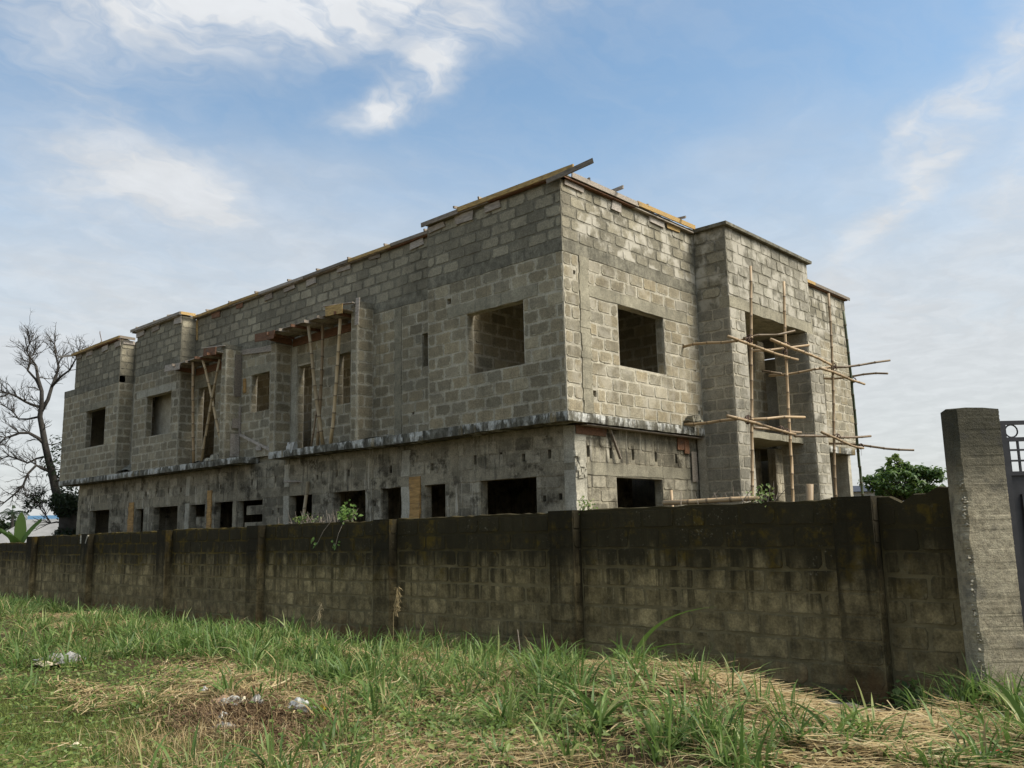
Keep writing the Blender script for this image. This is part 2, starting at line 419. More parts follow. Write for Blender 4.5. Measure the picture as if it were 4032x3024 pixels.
# ------------------------------------------------------------------ object helpers
def tag(o, label=None, cat=None, group=None, kind=None):
    if label: o['label'] = label
    if cat: o['category'] = cat
    if group: o['group'] = group
    if kind: o['kind'] = kind
    return o
def empty(name, loc, label, cat, group=None):
    o = bpy.data.objects.new(name, None)
    o.empty_display_size = .2
    COL.objects.link(o)
    o.location = (loc[0], loc[1], loc[2]+ZO)
    tag(o, label, cat, group)
    return o
def rootloc(o):
    while o.parent: o = o.parent
    return np.array(o.location)
class MB:
    """collects faces; coordinates are in the survey frame (z = 0 at the slab's top)"""
    def __init__(s): s.v, s.f, s.a = [], [], []
    def add(s, vs, fs, a=0.):
        n = len(s.v)
        s.v += [tuple(map(float, q)) for q in vs]
        s.f += [tuple(i+n for i in f) for f in fs]
        s.a += (list(a) if hasattr(a, '__len__') else [a]*len(vs))
        return s
    def box(s, x0, x1, y0, y1, z0, z1, jit=0.):
        vs = [(x, y, z) for z in (z0, z1) for y in (y0, y1) for x in (x0, x1)]
        if jit: vs = [tuple(c+random.uniform(-jit, jit) for c in v) for v in vs]
        return s.add(vs, [(0, 2, 3, 1), (4, 5, 7, 6), (0, 1, 5, 4), (2, 6, 7, 3), (0, 4, 6, 2), (1, 3, 7, 5)])
    def plank(s, p0, p1, w, th, up=(0, 0, 1), ragged=0.):
        p0, p1 = np.array(p0, float), np.array(p1, float)
        a = p1-p0
        a /= np.linalg.norm(a)
        n = np.cross(a, np.array(up, float))
        n /= np.linalg.norm(n)
        h = np.cross(n, a)
        vs = []
        for p in (p0, p1):
            for sw, st in ((-1, -1), (1, -1), (1, 1), (-1, 1)):
                e = a*random.uniform(-ragged, ragged)
                vs.append(p+h*sw*w/2+n*st*th/2+e)
        return s.add(vs, [(0, 1, 2, 3), (7, 6, 5, 4), (0, 4, 5, 1), (1, 5, 6, 2), (2, 6, 7, 3), (3, 7, 4, 0)])
    def tube(s, pts, rads, n=6, cap=True, attr=None):
        pts = [np.array(p, float) for p in pts]
        base = len(s.v)
        prev = None
        vs, at = [], []
        for i, p in enumerate(pts):
            tdir = (pts[min(i+1, len(pts)-1)]-pts[max(i-1, 0)])
            tdir /= (np.linalg.norm(tdir)+1e-9)
            if prev is None:
                ref = np.array((0, 0, 1.)) if abs(tdir[2]) < .9 else np.array((1., 0, 0))
                prev = np.cross(tdir, ref)
            prev = prev-tdir*np.dot(prev, tdir)
            prev /= (np.linalg.norm(prev)+1e-9)
            b = np.cross(tdir, prev)
            for k in range(n):
                an = 2*math.pi*k/n
                vs.append(p+(prev*math.cos(an)+b*math.sin(an))*rads[i])
                at.append(attr[i] if attr is not None else 0.)
        fs = []
        for i in range(len(pts)-1):
            for k in range(n):
                fs.append((i*n+k, i*n+(k+1) % n, (i+1)*n+(k+1) % n, (i+1)*n+k))
        if cap:
            fs.append(tuple(range(n))[::-1])
            fs.append(tuple((len(pts)-1)*n+k for k in range(n)))
        return s.add(vs, fs, at)
    def build(s, name, m, parent=None, attr=None, smooth=False, label=None, cat=None, group=None, kind=None):
        v = np.array(s.v)
        if parent is None:
            org = np.array(((v[:, 0].min()+v[:, 0].max())/2, (v[:, 1].min()+v[:, 1].max())/2, v[:, 2].min()))
        else:
            org = rootloc(parent)-np.array((0, 0, ZO))
        me = bpy.data.meshes.new(name)
        me.from_pydata((v-org).tolist(), [], s.f)
        if attr:
            at = me.attributes.new(attr, 'FLOAT', 'POINT')
            at.data.foreach_set('value', np.array(s.a, dtype=np.float32))
        me.materials.append(MATS[m])
        if smooth: me.polygons.foreach_set('use_smooth', [True]*len(me.polygons))
        me.update()
        o = bpy.data.objects.new(name, me)
        COL.objects.link(o)
        if parent is None: o.location = (org[0], org[1], org[2]+ZO)
        else: o.parent = parent
        return tag(o, label, cat, group, kind)

def project(p):
    d = np.asarray(p, float)-CP
    z = d@_f
    return 2016+FPX*4032*(d@_r)/z, 1512-FPX*4032*(d@_u)/z, z

# ------------------------------------------------------------------ wall builder
def wall_core(mb, th, x, y, L, z0, z1, holes, thick=.2, ztop_jit=0.):
    """vertical wall: outer face starts at (x, y) and runs L along (cos th, sin th); outward = (sin th, -cos th)"""
    U = np.array((math.cos(th), math.sin(th), 0))
    Nn = np.array((math.sin(th), -math.cos(th), 0))
    us = sorted({0., L, *[min(max(h[0], 0), L) for h in holes], *[min(max(h[1], 0), L) for h in holes]})
    zs = sorted({z0, z1, *[min(max(h[2], z0), z1) for h in holes], *[min(max(h[3], z0), z1) for h in holes]})
    nu, nz = len(us)-1, len(zs)-1
    solid = [[not any(h[0]-1e-6 <= (us[i]+us[i+1])/2 <= h[1]+1e-6 and h[2] <= (zs[j]+zs[j+1])/2 <= h[3] for h in holes) for j in range(nz)] for i in range(nu)]
    def pt(u, z, back): return np.array((x, y, 0))+U*u+np.array((0, 0, z))-Nn*(thick if back else 0)
    for i in range(nu):
        for j in range(nz):
            if not solid[i][j]: continue
            a, b, c, dd = us[i], us[i+1], zs[j], zs[j+1]
            mb.add([pt(a, c, 0), pt(b, c, 0), pt(b, dd, 0), pt(a, dd, 0)], [(0, 1, 2, 3)])
            mb.add([pt(a, c, 1), pt(b, c, 1), pt(b, dd, 1), pt(a, dd, 1)], [(3, 2, 1, 0)])
            for (ii, jj, q) in ((i-1, j, ((a, c), (a, dd))), (i+1, j, ((b, dd), (b, c))), (i, j-1, ((b, c), (a, c))), (i, j+1, ((a, dd), (b, dd)))):
                if 0 <= ii < nu and 0 <= jj < nz and solid[ii][jj]: continue
                (u0, q0), (u1, q1) = q
                mb.add([pt(u0, q0, 0), pt(u1, q1, 0), pt(u1, q1, 1), pt(u0, q0, 1)], [(0, 1, 2, 3)])

BLOCKS = []     # dicts: pos, th, w, h, mat, parent, score
def lay(th, x, y, L, z0, z1, holes, m, parent, course=.25, bl=.475, joint=.026, score=True, start=None, stagger=.5, wob=.016, sink=0.):
    U = np.array((math.cos(th), math.sin(th), 0))
    Nn = np.array((math.sin(th), -math.cos(th), 0))
    nrow = max(1, int(round((z1-z0)/course)))
    ch = (z1-z0)/nrow
    for r in range(nrow):
        za, zb = z0+r*ch, z0+(r+1)*ch
        zc = (za+zb)/2
        off = (start if start is not None else 0.)+(bl*stagger if r % 2 else 0.)+random.uniform(-.035, .035)
        # free spans of this course
        spans = [(0., L)]
        for h in holes:
            if h[2] < zc < h[3]:
                ns = []
                for a, b in spans:
                    if h[1] <= a or h[0] >= b: ns.append((a, b))
                    else:
                        if h[0] > a: ns.append((a, h[0]))
                        if h[1] < b: ns.append((h[1], b))
                spans = ns
        for a, b in spans:
            if b-a < .07: continue
            cuts = [a]
            k = math.ceil((a-off)/bl)
            u = off+k*bl
            while u < b:
                uu = u+random.uniform(-.03, .03)
                if uu-cuts[-1] > .11 and b-uu > .11: cuts.append(uu)
                u += bl
            cuts.append(b)
            for i in range(len(cuts)-1):
                w = cuts[i+1]-cuts[i]-joint*random.uniform(.7, 1.6)
                hh = ch-joint*random.uniform(.7, 1.4)
                if w < .05: continue
                c = np.array((x, y, 0))+U*((cuts[i]+cuts[i+1])/2)+np.array((0, 0, zc+random.uniform(-wob, wob)*.6))+Nn*(random.uniform(-.002, .006)-sink)
                sc = 0.
                if score:
                    vdir = CP-c
                    dist = np.linalg.norm(vdir)
                    u_, v_, zc_ = project(c)
                    if 0 < u_ < 4032 and 0 < v_ < 3024: sc = w*hh*max(0, float(vdir@Nn)/dist)/dist**2
                BLOCKS.append(dict(p=c, th=th, w=w, h=hh, m=m, parent=parent, s=sc))

def block_mesh(seed, w=.45, h=.225, d=.007):
    r = random.Random(seed)
    ch = r.uniform(.014, .044)
    hw, hh = w/2, h/2
    o = []
    j = lambda a=.006: r.uniform(-a, a)
    for sx, sz in ((-1, -1), (1, -1), (1, 1), (-1, 1)):
        c1 = ch*r.uniform(.5, 1.5)
        c2 = ch*r.uniform(.5, 1.5)
        A = (sx*(hw-c1)+j(.012), sz*hh+j(.006))
        B = (sx*hw+j(.006), sz*(hh-c2)+j(.012))
        M = None
        if sx*sz > 0: o += [A, B] if sx*sz < 0 else ([B, A] if (sx, sz) == (1, 1) else [B, A])
        else: o += [A, B]
        if (sx, sz) == (-1, -1): o.append((j(.08), -hh+j(.006)))
        if (sx, sz) == (1, -1): o.append((hw+j(.005), j(.03)))
        if (sx, sz) == (1, 1): o.append((j(.08), hh+j(.006)))
        if (sx, sz) == (-1, 1): o.append((-hw+j(.005), j(.03)))
    n = len(o)
    # order by angle so that the outline never crosses itself
    o.sort(key=lambda q: math.atan2(q[1]/hh, q[0]/hw))
    vs = [(a, .012, b) for a, b in o]+[(a*(1-.007/hw), -d+r.uniform(-.002, .002), b*(1-.006/hh)) for a, b in o]
    vs.append((0, -d, 0))
    fs = [(n+i, n+(i+1) % n, 2*n) for i in range(n)]
    for i in range(n): fs.append((i, (i+1) % n, n+(i+1) % n, n+i))
    return vs, fs
VARS = {'full': [block_mesh(i) for i in range(14)], 'half': [block_mesh(100+i, .21) for i in range(8)], 'tall': [block_mesh(200+i, .12) for i in range(6)]}
VW = {'full': .45, 'half': .21, 'tall': .12}
_bm_cache = {}
def realise(blocks, root, limit, rest_name, rest_mats):
    order = sorted(range(len(blocks)), key=lambda i: -blocks[i]['s'])
    top = set(order[:limit])
    rest = {}
    rl = rootloc(root)-np.array((0, 0, ZO))
    for i, b in enumerate(blocks):
        kind = 'full' if b['w'] > .32 else ('half' if b['w'] > .16 else 'tall')
        vi = random.randrange(len(VARS[kind]))
        flip = random.choice((1, -1))
        sx, sz = b['w']/VW[kind], b['h']/.225
        if i in top and b['s'] > 0:
            key = (kind, vi, b['m'])
            if key not in _bm_cache:
                me = bpy.data.meshes.new('block')
                vs, fs = VARS[kind][vi]
                me.from_pydata(vs, [], fs)
                me.attributes.new('edge', 'FLOAT', 'POINT').data.foreach_set('value', [1.]*(len(vs)-1)+[0.])
                me.materials.append(MATS[b['m']])
                _bm_cache[key] = me
            o = bpy.data.objects.new('block', _bm_cache[key])
            COL.objects.link(o)
            o.parent = b['parent']
            o.location = b['p']-rl
            o.rotation_euler = (random.uniform(-.006, .006), random.uniform(-.008, .008), b['th'])
            o.scale = (sx, 1, sz)
        else:
            vs, fs = VARS[kind][vi]
            U = np.array((math.cos(b['th']), math.sin(b['th']), 0))
            B = np.array((-math.sin(b['th']), math.cos(b['th']), 0))
            mb = rest.setdefault(b['m'], MB())
            mb.add([b['p']+U*v[0]*sx+B*v[1]+np.array((0, 0, v[2]*sz)) for v in vs], fs, random.random())
    # everything past the limit is ONE part with several material slots
    big, slots, pm, ed = MB(), [], [], []
    for k, mb in rest.items():
        big.add(mb.v, mb.f, mb.a)
        pm += [len(slots)]*len(mb.f)
        slots.append(k)
    if big.v:
        o = big.build(rest_name, slots[0], root, 'rnd', kind='stuff')
        ed = np.ones(len(big.v), dtype=np.float32)
        ed[len(VARS['full'][0][0])-1::len(VARS['full'][0][0])] = 0.
        o.data.attributes.new('edge', 'FLOAT', 'POINT').data.foreach_set('value', ed)
        for k in slots[1:]: o.data.materials.append(MATS[k])
        o.data.polygons.foreach_set('material_index', pm)
    return order

HX = -math.pi/2        # faces looking to -x
HY = 0.                # faces looking to -y
def FX(x, ya, yb, z0, z1, holes=(), **kw): return dict(th=HX, x=x, y=yb, L=yb-ya, z0=z0, z1=z1, holes=[(yb-h[1], yb-h[0], h[2], h[3]) for h in holes], **kw)
def FY(y, xa, xb, z0, z1, holes=(), **kw): return dict(th=HY, x=xa, y=y, L=xb-xa, z0=z0, z1=z1, holes=[(h[0]-xa, h[1]-xa, h[2], h[3]) for h in holes], **kw)
def wall(name, parent, f, core_m, blk_m=None, noblk=(), thick=.2, blk_z=None, label=None, cut=0., **kw):
    # cut: length left off the core at its far end, where a crossing wall butts against it
    mb = MB()
    wall_core(mb, f['th'], f['x'], f['y'], f['L']-cut, f['z0'], f['z1'], f['holes'], thick)
    o = mb.build(name, core_m, parent, label=label)
    if blk_m:
        if f['th'] == HX: nb = [(f['y']-h[1], f['y']-h[0], h[2], h[3]) for h in noblk]
        else: nb = [(h[0]-f['x'], h[1]-f['x'], h[2], h[3]) for h in noblk]
        for (a, b) in (blk_z or [(f['z0'], f['z1'])]):
            lay(f['th'], f['x'], f['y'], f['L'], a, b, list(f['holes'])+nb, blk_m, o, **kw)
    return o
def facing(f, parent, m, **kw):   # blocks only, on a face that is already there
    lay(f['th'], f['x'], f['y'], f['L'], f['z0'], f['z1'], f['holes'], m, parent, **kw)
# ------------------------------------------------------------------ ground: one sheet out to the horizon
def sm(a, b, x):
    k = np.clip((np.asarray(x, float)-a)/(b-a), 0, 1)
    return k*k*(3-2*k)
_w = rng.uniform(-1, 1, (14, 2))*np.array(([1.9, 1.9]))
_ph = rng.uniform(0, 6.28, 14)
def lump(x, y, f=1.0, k0=0, k1=14):
    s = 0
    for i in range(k0, k1): s = s+np.sin((_w[i, 0]*x+_w[i, 1]*y)*f+_ph[i])
    return s/math.sqrt((k1-k0)/2)
FX0 = -2.4            # outer face of the yard wall
def gz(x, y):
    x, y = np.asarray(x, float), np.asarray(y, float)
    dd = FX0-x
    near = sm(40, 12, np.abs(y))*sm(-34, -14, x)
    z = -3.97+.20*sm(.1, 2.2, dd)+.06*sm(2.5, 8, dd)
    z = z+near*(.045*lump(x, y, .9)+.018*lump(x, y, 3.1, 3, 12))*sm(-.2, .8, dd)
    z = z+.10*sm(-6, -3.5, y)*sm(-1, -3.5, y)*sm(1., 2.2, dd)*0
    # the swept-up mound of dry grass near the gate, and the drain between it and the wall
    z = z+.08*np.exp(-(((x+5.0)/1.0)**2+((y+5.7)/1.4)**2))+.12*np.exp(-(((x+4.9)/.9)**2+((y+4.2)/1.5)**2))
    z = z-.16*sm(-5.0, -5.9, y)*sm(-7.2, -6.4, y)*sm(.25, .7, dd)*sm(2.3, 1.5, dd)+.14*sm(-6.3, -7.2, y)*sm(1.6, .5, dd)*sm(-.6, 0, dd)
    z = z+.10*np.exp(-(((x+4.6)/1.2)**2+((y-9.5)/3)**2))
    z = np.where(dd < -.1, -3.75, z)
    return z
def ground():
    xs = np.concatenate([[-900, -300, -120, -60, -35, -24, -19], np.arange(-16, -2.2, .14), [-2.1, -1, 3, 9, 16, 30, 60, 140, 400, 1500]])
    ys = np.concatenate([[-900, -300, -100, -50, -25, -17], np.arange(-13, 14, .16), np.arange(14, 32, .5), [34, 40, 50, 70, 120, 300, 1500]])
    X, Y = np.meshgrid(xs, ys, indexing='ij')
    Zv = gz(X, Y)
    v = np.stack([X, Y, Zv+ZO], -1).reshape(-1, 3)
    ny = len(ys)
    i = np.arange(len(xs)-1)[:, None]*ny+np.arange(ny-1)[None]
    f = np.stack([i, i+ny, i+ny+1, i+1], -1).reshape(-1, 4)
    me = bpy.data.meshes.new('ground')
    me.from_pydata(v.tolist(), [], f.tolist())
    me.polygons.foreach_set('use_smooth', [True]*len(me.polygons))
    me.materials.append(MATS['soil'])
    o = bpy.data.objects.new('ground', me)
    COL.objects.link(o)
    o['kind'] = 'structure'
    o['label'] = 'brown earth of the verge under grass and straw'
    o['category'] = 'ground'
ground()

# ------------------------------------------------------------------ the unfinished house
H = empty('unfinished_house', (4.5, 8, -3.75), 'large unfinished two storey concrete block house with bare window openings', 'house')
PT = 4.40      # top of the parapet blocks
BB, BT = 3.0, 3.235   # ring beam
def band(name, m, x0, x1, y0, y1, z0, z1, parent=None, label=None):
    # ragged concrete band standing a few millimetres proud
    mb = MB()
    along_y = (y1-y0) > (x1-x0)
    n = max(2, int(max(x1-x0, y1-y0)/.25))
    vs, fs = [], []
    for i in range(n+1):
        k = i/n
        e0, e1 = z0+random.uniform(-.012, .012), z1+random.uniform(-.012, .012)
        if along_y: q = [(x0, e0), (x1, e0), (x1, e1), (x0, e1)]; vs += [(a, y0+(y1-y0)*k, b) for a, b in q]
        else: q = [(y0, e0), (y1, e0), (y1, e1), (y0, e1)]; vs += [(x0+(x1-x0)*k, a, b) for a, b in q]
    for i in range(n):
        for k in range(4):
            fs.append((i*4+k, i*4+(k+1) % 4, i*4+4+(k+1) % 4, i*4+4+k))
    fs += [(0, 1, 2, 3), tuple(n*4+k for k in (3, 2, 1, 0))]
    mb.add(vs, fs)
    return mb.build(name, m, parent or H, label=label)

E_ = .012
def storey(plane, kind, a, b, holes=(), noblk=(), side=None, zt=PT, thick=.2, cut=0.):
    F = FX if kind == 'x' else FY
    bands = [(a, b, BB, BT)]
    w = wall('wall', H, F(plane, a, b, 0, BB, holes), 'mortar', 'block', list(noblk), cut=cut)
    p = wall('parapet', H, F(plane, a, b, BB, zt, ()), 'mortar_fresh', 'block_parapet', blk_z=[(BT, zt-.02)], thick=thick, cut=cut)
    if kind == 'x': band('ring_beam', 'concrete_grey', plane-E_, plane+.1, a-(E_-.002 if a == 0 else -.002), b-.002, BB, BT)
    else: band('ring_beam', 'concrete_grey', a+.101, b-.002, plane-E_, plane+.1, BB, BT)
    return w, p
def reveal(kind, at, a, z0, z1, parent, m='block', depth=.2):
    # blocks seen end on in the jamb of an opening
    if kind == 'x': facing(FY(at, a+.005, a+depth, z0, z1), parent, m, score=False)
    else: facing(FX(at, a+.005, a+depth, z0, z1), parent, m, score=False)

# corner room
w, _ = storey(0., 'x', .0, 3.72, [(1.0, 2.55, 1.0, 2.25), (3.0, 3.13, 2.56, 2.68)], [(.62, 3.1, 2.25, 2.5)], cut=.203)
reveal('x', 2.55, 0, 1.0, 2.25, w)
band('lintel', 'concrete', -E_, .1, .62, 3.1, 2.252, 2.495)
w, _ = storey(0., 'y', .0, 4.7, [(1.67, 3.3, 1.03, 2.26), (.76, .88, .33, .45), (1.15, 1.19, 1.0, 1.05), (.30, .37, 2.60, 2.68), (4.0, 4.16, 1.66, 1.80), (4.44, 4.50, 1.2, 1.3), (4.5, 4.57, .30, .38)], [(.46, .74, 0, 3.0), (.74, 4.2, 2.26, 2.5)])
reveal('y', 3.3, 0, 1.03, 2.26, w)
band('lintel', 'concrete', .76, 4.2, -E_, .1, 2.262, 2.495)
mb = MB()
for i in range(26):
    z0 = i*3.0/26
    mb.box(.46+random.uniform(-.025, .02), .74+random.uniform(-.02, .03), -.022+random.uniform(-.006, .006), .1, z0, z0+3./26+.001)
mb.build('column', 'concrete', H)
# long wall behind the fins
MH = [(4.26, 4.45, 1.46, 2.24), (7.04, 7.6, 1.0, 2.25), (8.63, 9.28, .02, 2.2), (10.6, 11.54, 1.22, 2.27), (13.45, 14.5, .02, 2.28), (4.72, 4.80, .42, .62), (7.85, 7.92, 1.45, 1.52), (14.56, 14.62, 1.75, 1.83), (14.55, 14.61, .9, .98)]
w, _ = storey(.48, 'x', 3.72, 18.9, MH, [(14.72, 18.9, 0, 5), (6.6, 9.5, 2.25, 2.5), (10.3, 11.9, 2.27, 2.5), (12.4, 14.7, 2.28, 2.5), (5.15, 5.38, 0, 3.0), (9.3, 9.54, 0, 2.9)], zt=4.43)
for yb, za, zb in ((4.45, 1.46, 2.24), (7.6, 1.0, 2.25), (9.28, .02, 2.2), (11.54, 1.22, 2.27), (14.5, .02, 2.28)): reveal('x', yb, .48, za, zb, w)
for a, b, za in ((6.6, 9.5, 2.252), (10.3, 11.9, 2.272), (12.4, 14.68, 2.282)): band('lintel', 'concrete', .48-E_, .6, a, b, za, za+.235)
band('column', 'concrete', .465, .6, 5.15, 5.38, .01, 2.99) if False else None
for ya, yb, m, zt in ((5.15, 5.38, 'concrete', 2.98), (9.30, 9.54, 'concrete_pale', 2.9)):
    mb = MB()
    for i in range(18):
        mb.box(.462+random.uniform(-.006, .006), .6, ya+random.uniform(-.015, .015), yb+random.uniform(-.015, .015), zt*i/18, zt*(i+1)/18+.001)
    mb.build('column', m, H)
# the fins that stand on the slab's edge
for ya, zt in ((6.16, 3.12), (9.56, 2.80), (12.05, 3.05)):
    f = wall('pier', H, FX(0, ya, ya+.225, 0, zt), 'mortar', 'block', thick=.477, stagger=0., course=.25)
    facing(FY(ya, .005, .476, 0, zt), f, 'block', start=.0, stagger=.45)
    band('pier_cap', 'concrete_grey', -.012, .47, ya-.012, ya+.237, zt+.001, zt+.13)
# projecting bays further along
w, pp = storey(0., 'x', 14.7, 17.68, [(15.18, 16.83, 1.0, 2.26)], [(14.9, 17.5, 2.26, 2.5)], thick=.478)
reveal('x', 16.83, 0, 1.0, 2.26, w)
band('lintel', 'concrete_pale', -E_, .1, 14.9, 17.5, 2.262, 2.495)
s = wall('wall', H, FY(14.7, .202, .476, 0, 2.998), 'mortar')
facing(FY(14.7, .005, .476, 0, 3.0), s, 'block', start=.0, stagger=.4)
facing(FY(14.7, .005, .476, BT, 4.36), s, 'block_parapet', start=.0, stagger=.4)
w = wall('wall', H, FX(0, 18.88, 23.47, 0, BB, [(19.84, 21.43, 1.03, 2.3), (22.05, 22.16, 2.0, 2.12), (22.3, 22.4, 1.15, 1.4), (22.55, 22.68, 1.6, 1.78), (19.3, 19.38, 2.3, 2.4), (19.27, 19.34, 1.95, 2.03)]), 'mortar', 'block', [(19.3, 22.0, 2.3, 2.52)])
reveal('x', 21.43, 0, 1.03, 2.3, w)
band('lintel', 'concrete', -E_, .1, 19.3, 22.0, 2.302, 2.515)
wall('parapet', H, FX(0, 18.88, 22.58, BB, PT), 'mortar_fresh', 'block_parapet', blk_z=[(BT, PT-.02)], thick=.478)
band('ring_beam', 'concrete_grey', -E_, .19, 18.88, 23.46, BB+.002, BT)
s = wall('wall', H, FY(18.88, .202, .476, 0, 2.998), 'mortar')
facing(FY(18.88, .005, .476, 0, 3.0), s, 'block', start=.0, stagger=.4)
facing(FY(18.88, .005, .476, BT, 4.36), s, 'block_parapet', start=.0, stagger=.4)

# first floor slab: deck with its cantilevered, streaked edge
mb = MB()
mb.box(.62, 13.0, .7, 23.2, -.165, -.004)
mb.build('floor_slab', 'concrete', H)
def edge(ya, yb, kind='x', c0=0., back=.62):
    mb = MB()
    n = int((yb-ya)/.12)
    vs, fs = [], []
    for i in range(n+1):
        k = ya+(yb-ya)*i/n
        d0 = -.008+random.uniform(-.006, .004)
        sag = -.03*math.sin(max(0., min(1., (k-2)/5))*math.pi)*(kind == 'x' and ya < 1)
        z0, z1 = -.172+random.uniform(-.006, .006)+sag, random.uniform(-.012, .004)
        q = [(c0+d0, z0), (c0+back, z0+.004), (c0+back, z1), (c0+d0, z1), (c0+d0-.006, (z0+z1)/2)]
        vs += [(a, k, b) if kind == 'x' else (k, a, b) for a, b in q]
    m_ = 5
    for i in range(n):
        for k in range(m_): fs.append((i*m_+k, i*m_+(k+1) % m_, (i+1)*m_+(k+1) % m_, (i+1)*m_+k))
    fs += [tuple(range(m_)), tuple(n*m_+k for k in range(m_))[::-1]]
    mb.add(vs, fs)
    mb.build('slab_edge', 'slab_edge', H)
edge(-.01, 9.8)
edge(11.2, 23.52)
edge(.0, 4.74, 'y', -.004, .7)
edge(9.22, 13.25, 'y', .1, .6)
# ground floor
ZB = -3.85
LH = [(1.21, 2.71, -2.6, -1.1), (3.75, 4.4, -2.6, -1.1), (5.15, 5.87, -2.6, -1.1), (6.42, 7.67, -2.6, -1.1), (8.56, 9.54, -2.6, -1.11), (10.79, 12.07, -2.6, -1.14),
      (12.29, 13.31, -2.6, -1.13), (13.83, 14.73, -2.6, -1.15), (15.47, 17.05, -2.6, -1.14), (17.72, 18.3, -2.6, -1.15), (20.27, 21.82, -2.6, -1.1)]
slots = []
for y in (.86, 1.52, 2.12, 2.85, 4.15, 5.53, 7.08, 7.55, 8.15, 8.35, 10.2, 11.35, 13.0, 13.65, 15.3, 16.1, 16.9, 17.6, 18.9, 19.4, 21.2, 21.9):
    zc = -.68+random.uniform(-.04, .03)
    slots.append((y-.04, y+.04, zc-random.uniform(.06, .11), zc+random.uniform(.06, .11)))
for y, zc in ((1.02, -1.52), (3.38, -1.42), (6.1, -1.42), (.62, -1.5), (19.2, -1.5), (15.0, -1.35), (10.3, -1.5), (10.05, -1.45)):
    slots.append((y-.04, y+.04, zc-.06, zc+.06))
LC = [(4.87, 5.15), (6.15, 6.42), (9.55, 9.8), (12.1, 12.29), (14.75, 15.0), (18.32, 18.8), (22.6, 22.9), (3.35, 3.6)]
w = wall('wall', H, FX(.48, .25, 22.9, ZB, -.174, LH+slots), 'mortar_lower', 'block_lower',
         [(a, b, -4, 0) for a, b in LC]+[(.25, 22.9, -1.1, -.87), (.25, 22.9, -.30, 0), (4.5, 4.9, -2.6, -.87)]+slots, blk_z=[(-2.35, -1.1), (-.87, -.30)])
for h in LH: reveal('x', h[1], .48, -2.35, h[3], w, 'block_lower')
for a, b in zip([.26]+[h[1] for h in LH], [h[1] for h in LH]+[22.88]):
    if b-a > .3: band('lintel', 'concrete_lower', .48-.014, .6, a, b-.002, -1.098, -.872)
for ya, yb in LC:
    mb = MB()
    pale = ya in (4.87, 9.55, 14.75)
    for i in range(12):
        z0, z1 = (-1.10-1.25*i/12-1.25/12, -1.10-1.25*i/12+.001)
        mb.box(.464+random.uniform(-.006, .004), .6, ya+random.uniform(-.012, .012), yb+random.uniform(-.012, .012), z0, z1)
    mb.build('column', 'concrete_pale' if pale else 'concrete_lower', H)
    mb = MB()
    for i in range(5):
        z0 = -.872+.57*i/5
        mb.box(.470+random.uniform(-.005, .004), .6, ya+random.uniform(-.03, .03), yb+random.uniform(-.03, .03), z0, z0+.115)
    mb.build('column', 'concrete_pale' if pale else 'concrete_lower', H)
for ya, yb, zt in ((4.53, 4.86, -.90), (13.42, 13.66, -.78), (18.36, 18.74, -.93)):
    mb = MB()
    n = 9
    for i in range(n):
        z0 = zt-1.2*(i+1)/n
        mb.box(.440+random.uniform(-.008, .008), .5, ya+random.uniform(-.02, .02), yb+random.uniform(-.02, .02), z0, z0+1.2/n+.002)
    mb.build('timber_strip', 'timber_orange', H, label='ochre timber strip left in the ground floor wall')
# rubble still in some openings
for ya, yb, z0, z1, x in ((10.85, 11.9, -2.4, -1.72, .62), (10.9, 11.75, -1.52, -1.28, .58), (13.86, 14.7, -2.4, -1.5, .66), (17.75, 18.1, -2.4, -1.2, .66), (8.6, 9.3, -2.4, -1.75, .66)):
    wall('wall', H, FX(x, ya, yb, z0, z1), 'mortar_lower', 'block_lower', thick=.12)
# front, ground floor
FS = [(x-.042, x+.042, -.77, -.56) for x in (.88, 1.59, 2.33, 3.14, 3.91)]
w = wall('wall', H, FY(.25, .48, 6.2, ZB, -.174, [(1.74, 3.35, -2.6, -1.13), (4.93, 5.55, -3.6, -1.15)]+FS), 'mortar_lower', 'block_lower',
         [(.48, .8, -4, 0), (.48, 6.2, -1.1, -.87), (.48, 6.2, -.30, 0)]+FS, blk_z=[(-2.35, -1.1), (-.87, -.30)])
reveal('y', 3.35, .25, -2.35, -1.13, w, 'block_lower')
for a, b in ((.80, 3.35), (3.36, 4.92)): band('lintel', 'concrete', a, b, .25-.014, .35, -1.098, -.872)
mb = MB()
for i in range(16):
    z0 = -2.4+2.2*i/16
    mb.box(.466+random.uniform(-.004, .004), .78+random.uniform(-.03, .03), .233+random.uniform(-.006, .006), .5, z0, z0+2.2/16+.001)
mb.build('column', 'concrete_pale', H, label='corner column with pale flaking plaster')
mb = MB()
for i in range(22):
    a = random.uniform(.5, .72); z = -1.1+random.uniform(-.04, .45)
    r_ = random.uniform(.03, .08)
    mb.box(a-r_, a+r_, .205+random.uniform(-.01, .01), .26, z-r_*.7, z+r_*.7, .012)
mb.build('plaster_lump', 'concrete_pale', H)
# boards still nailed under the slab's front edge
for (x0, x1, z0, z1, m, yy) in ((.50, 1.42, -.36, -.19, 'timber_red', .222), (3.95, 4.35, -.48, -.2, 'timber_red', .22), (4.2, 4.36, -.55, -.25, 'timber_red', .205), (4.45, 4.66, -1.15, -.5, 'timber_grey', .2)):
    MB().plank((x0, yy, (z0+z1)/2), (x1, yy, (z0+z1)/2), z1-z0, .02, ragged=.02).build('board', m, H)
MB().plank((1.5, .19, -.2), (1.75, .14, -.78), .06, .025, (0, 1, .3)).build('board', 'timber_grey', H, label='loose batten hanging under the slab')
MB().plank((.6, .12, -.20), (4.7, .12, -.21), .18, .02, (0, 1, 0)).build('board', 'timber_grey', H)

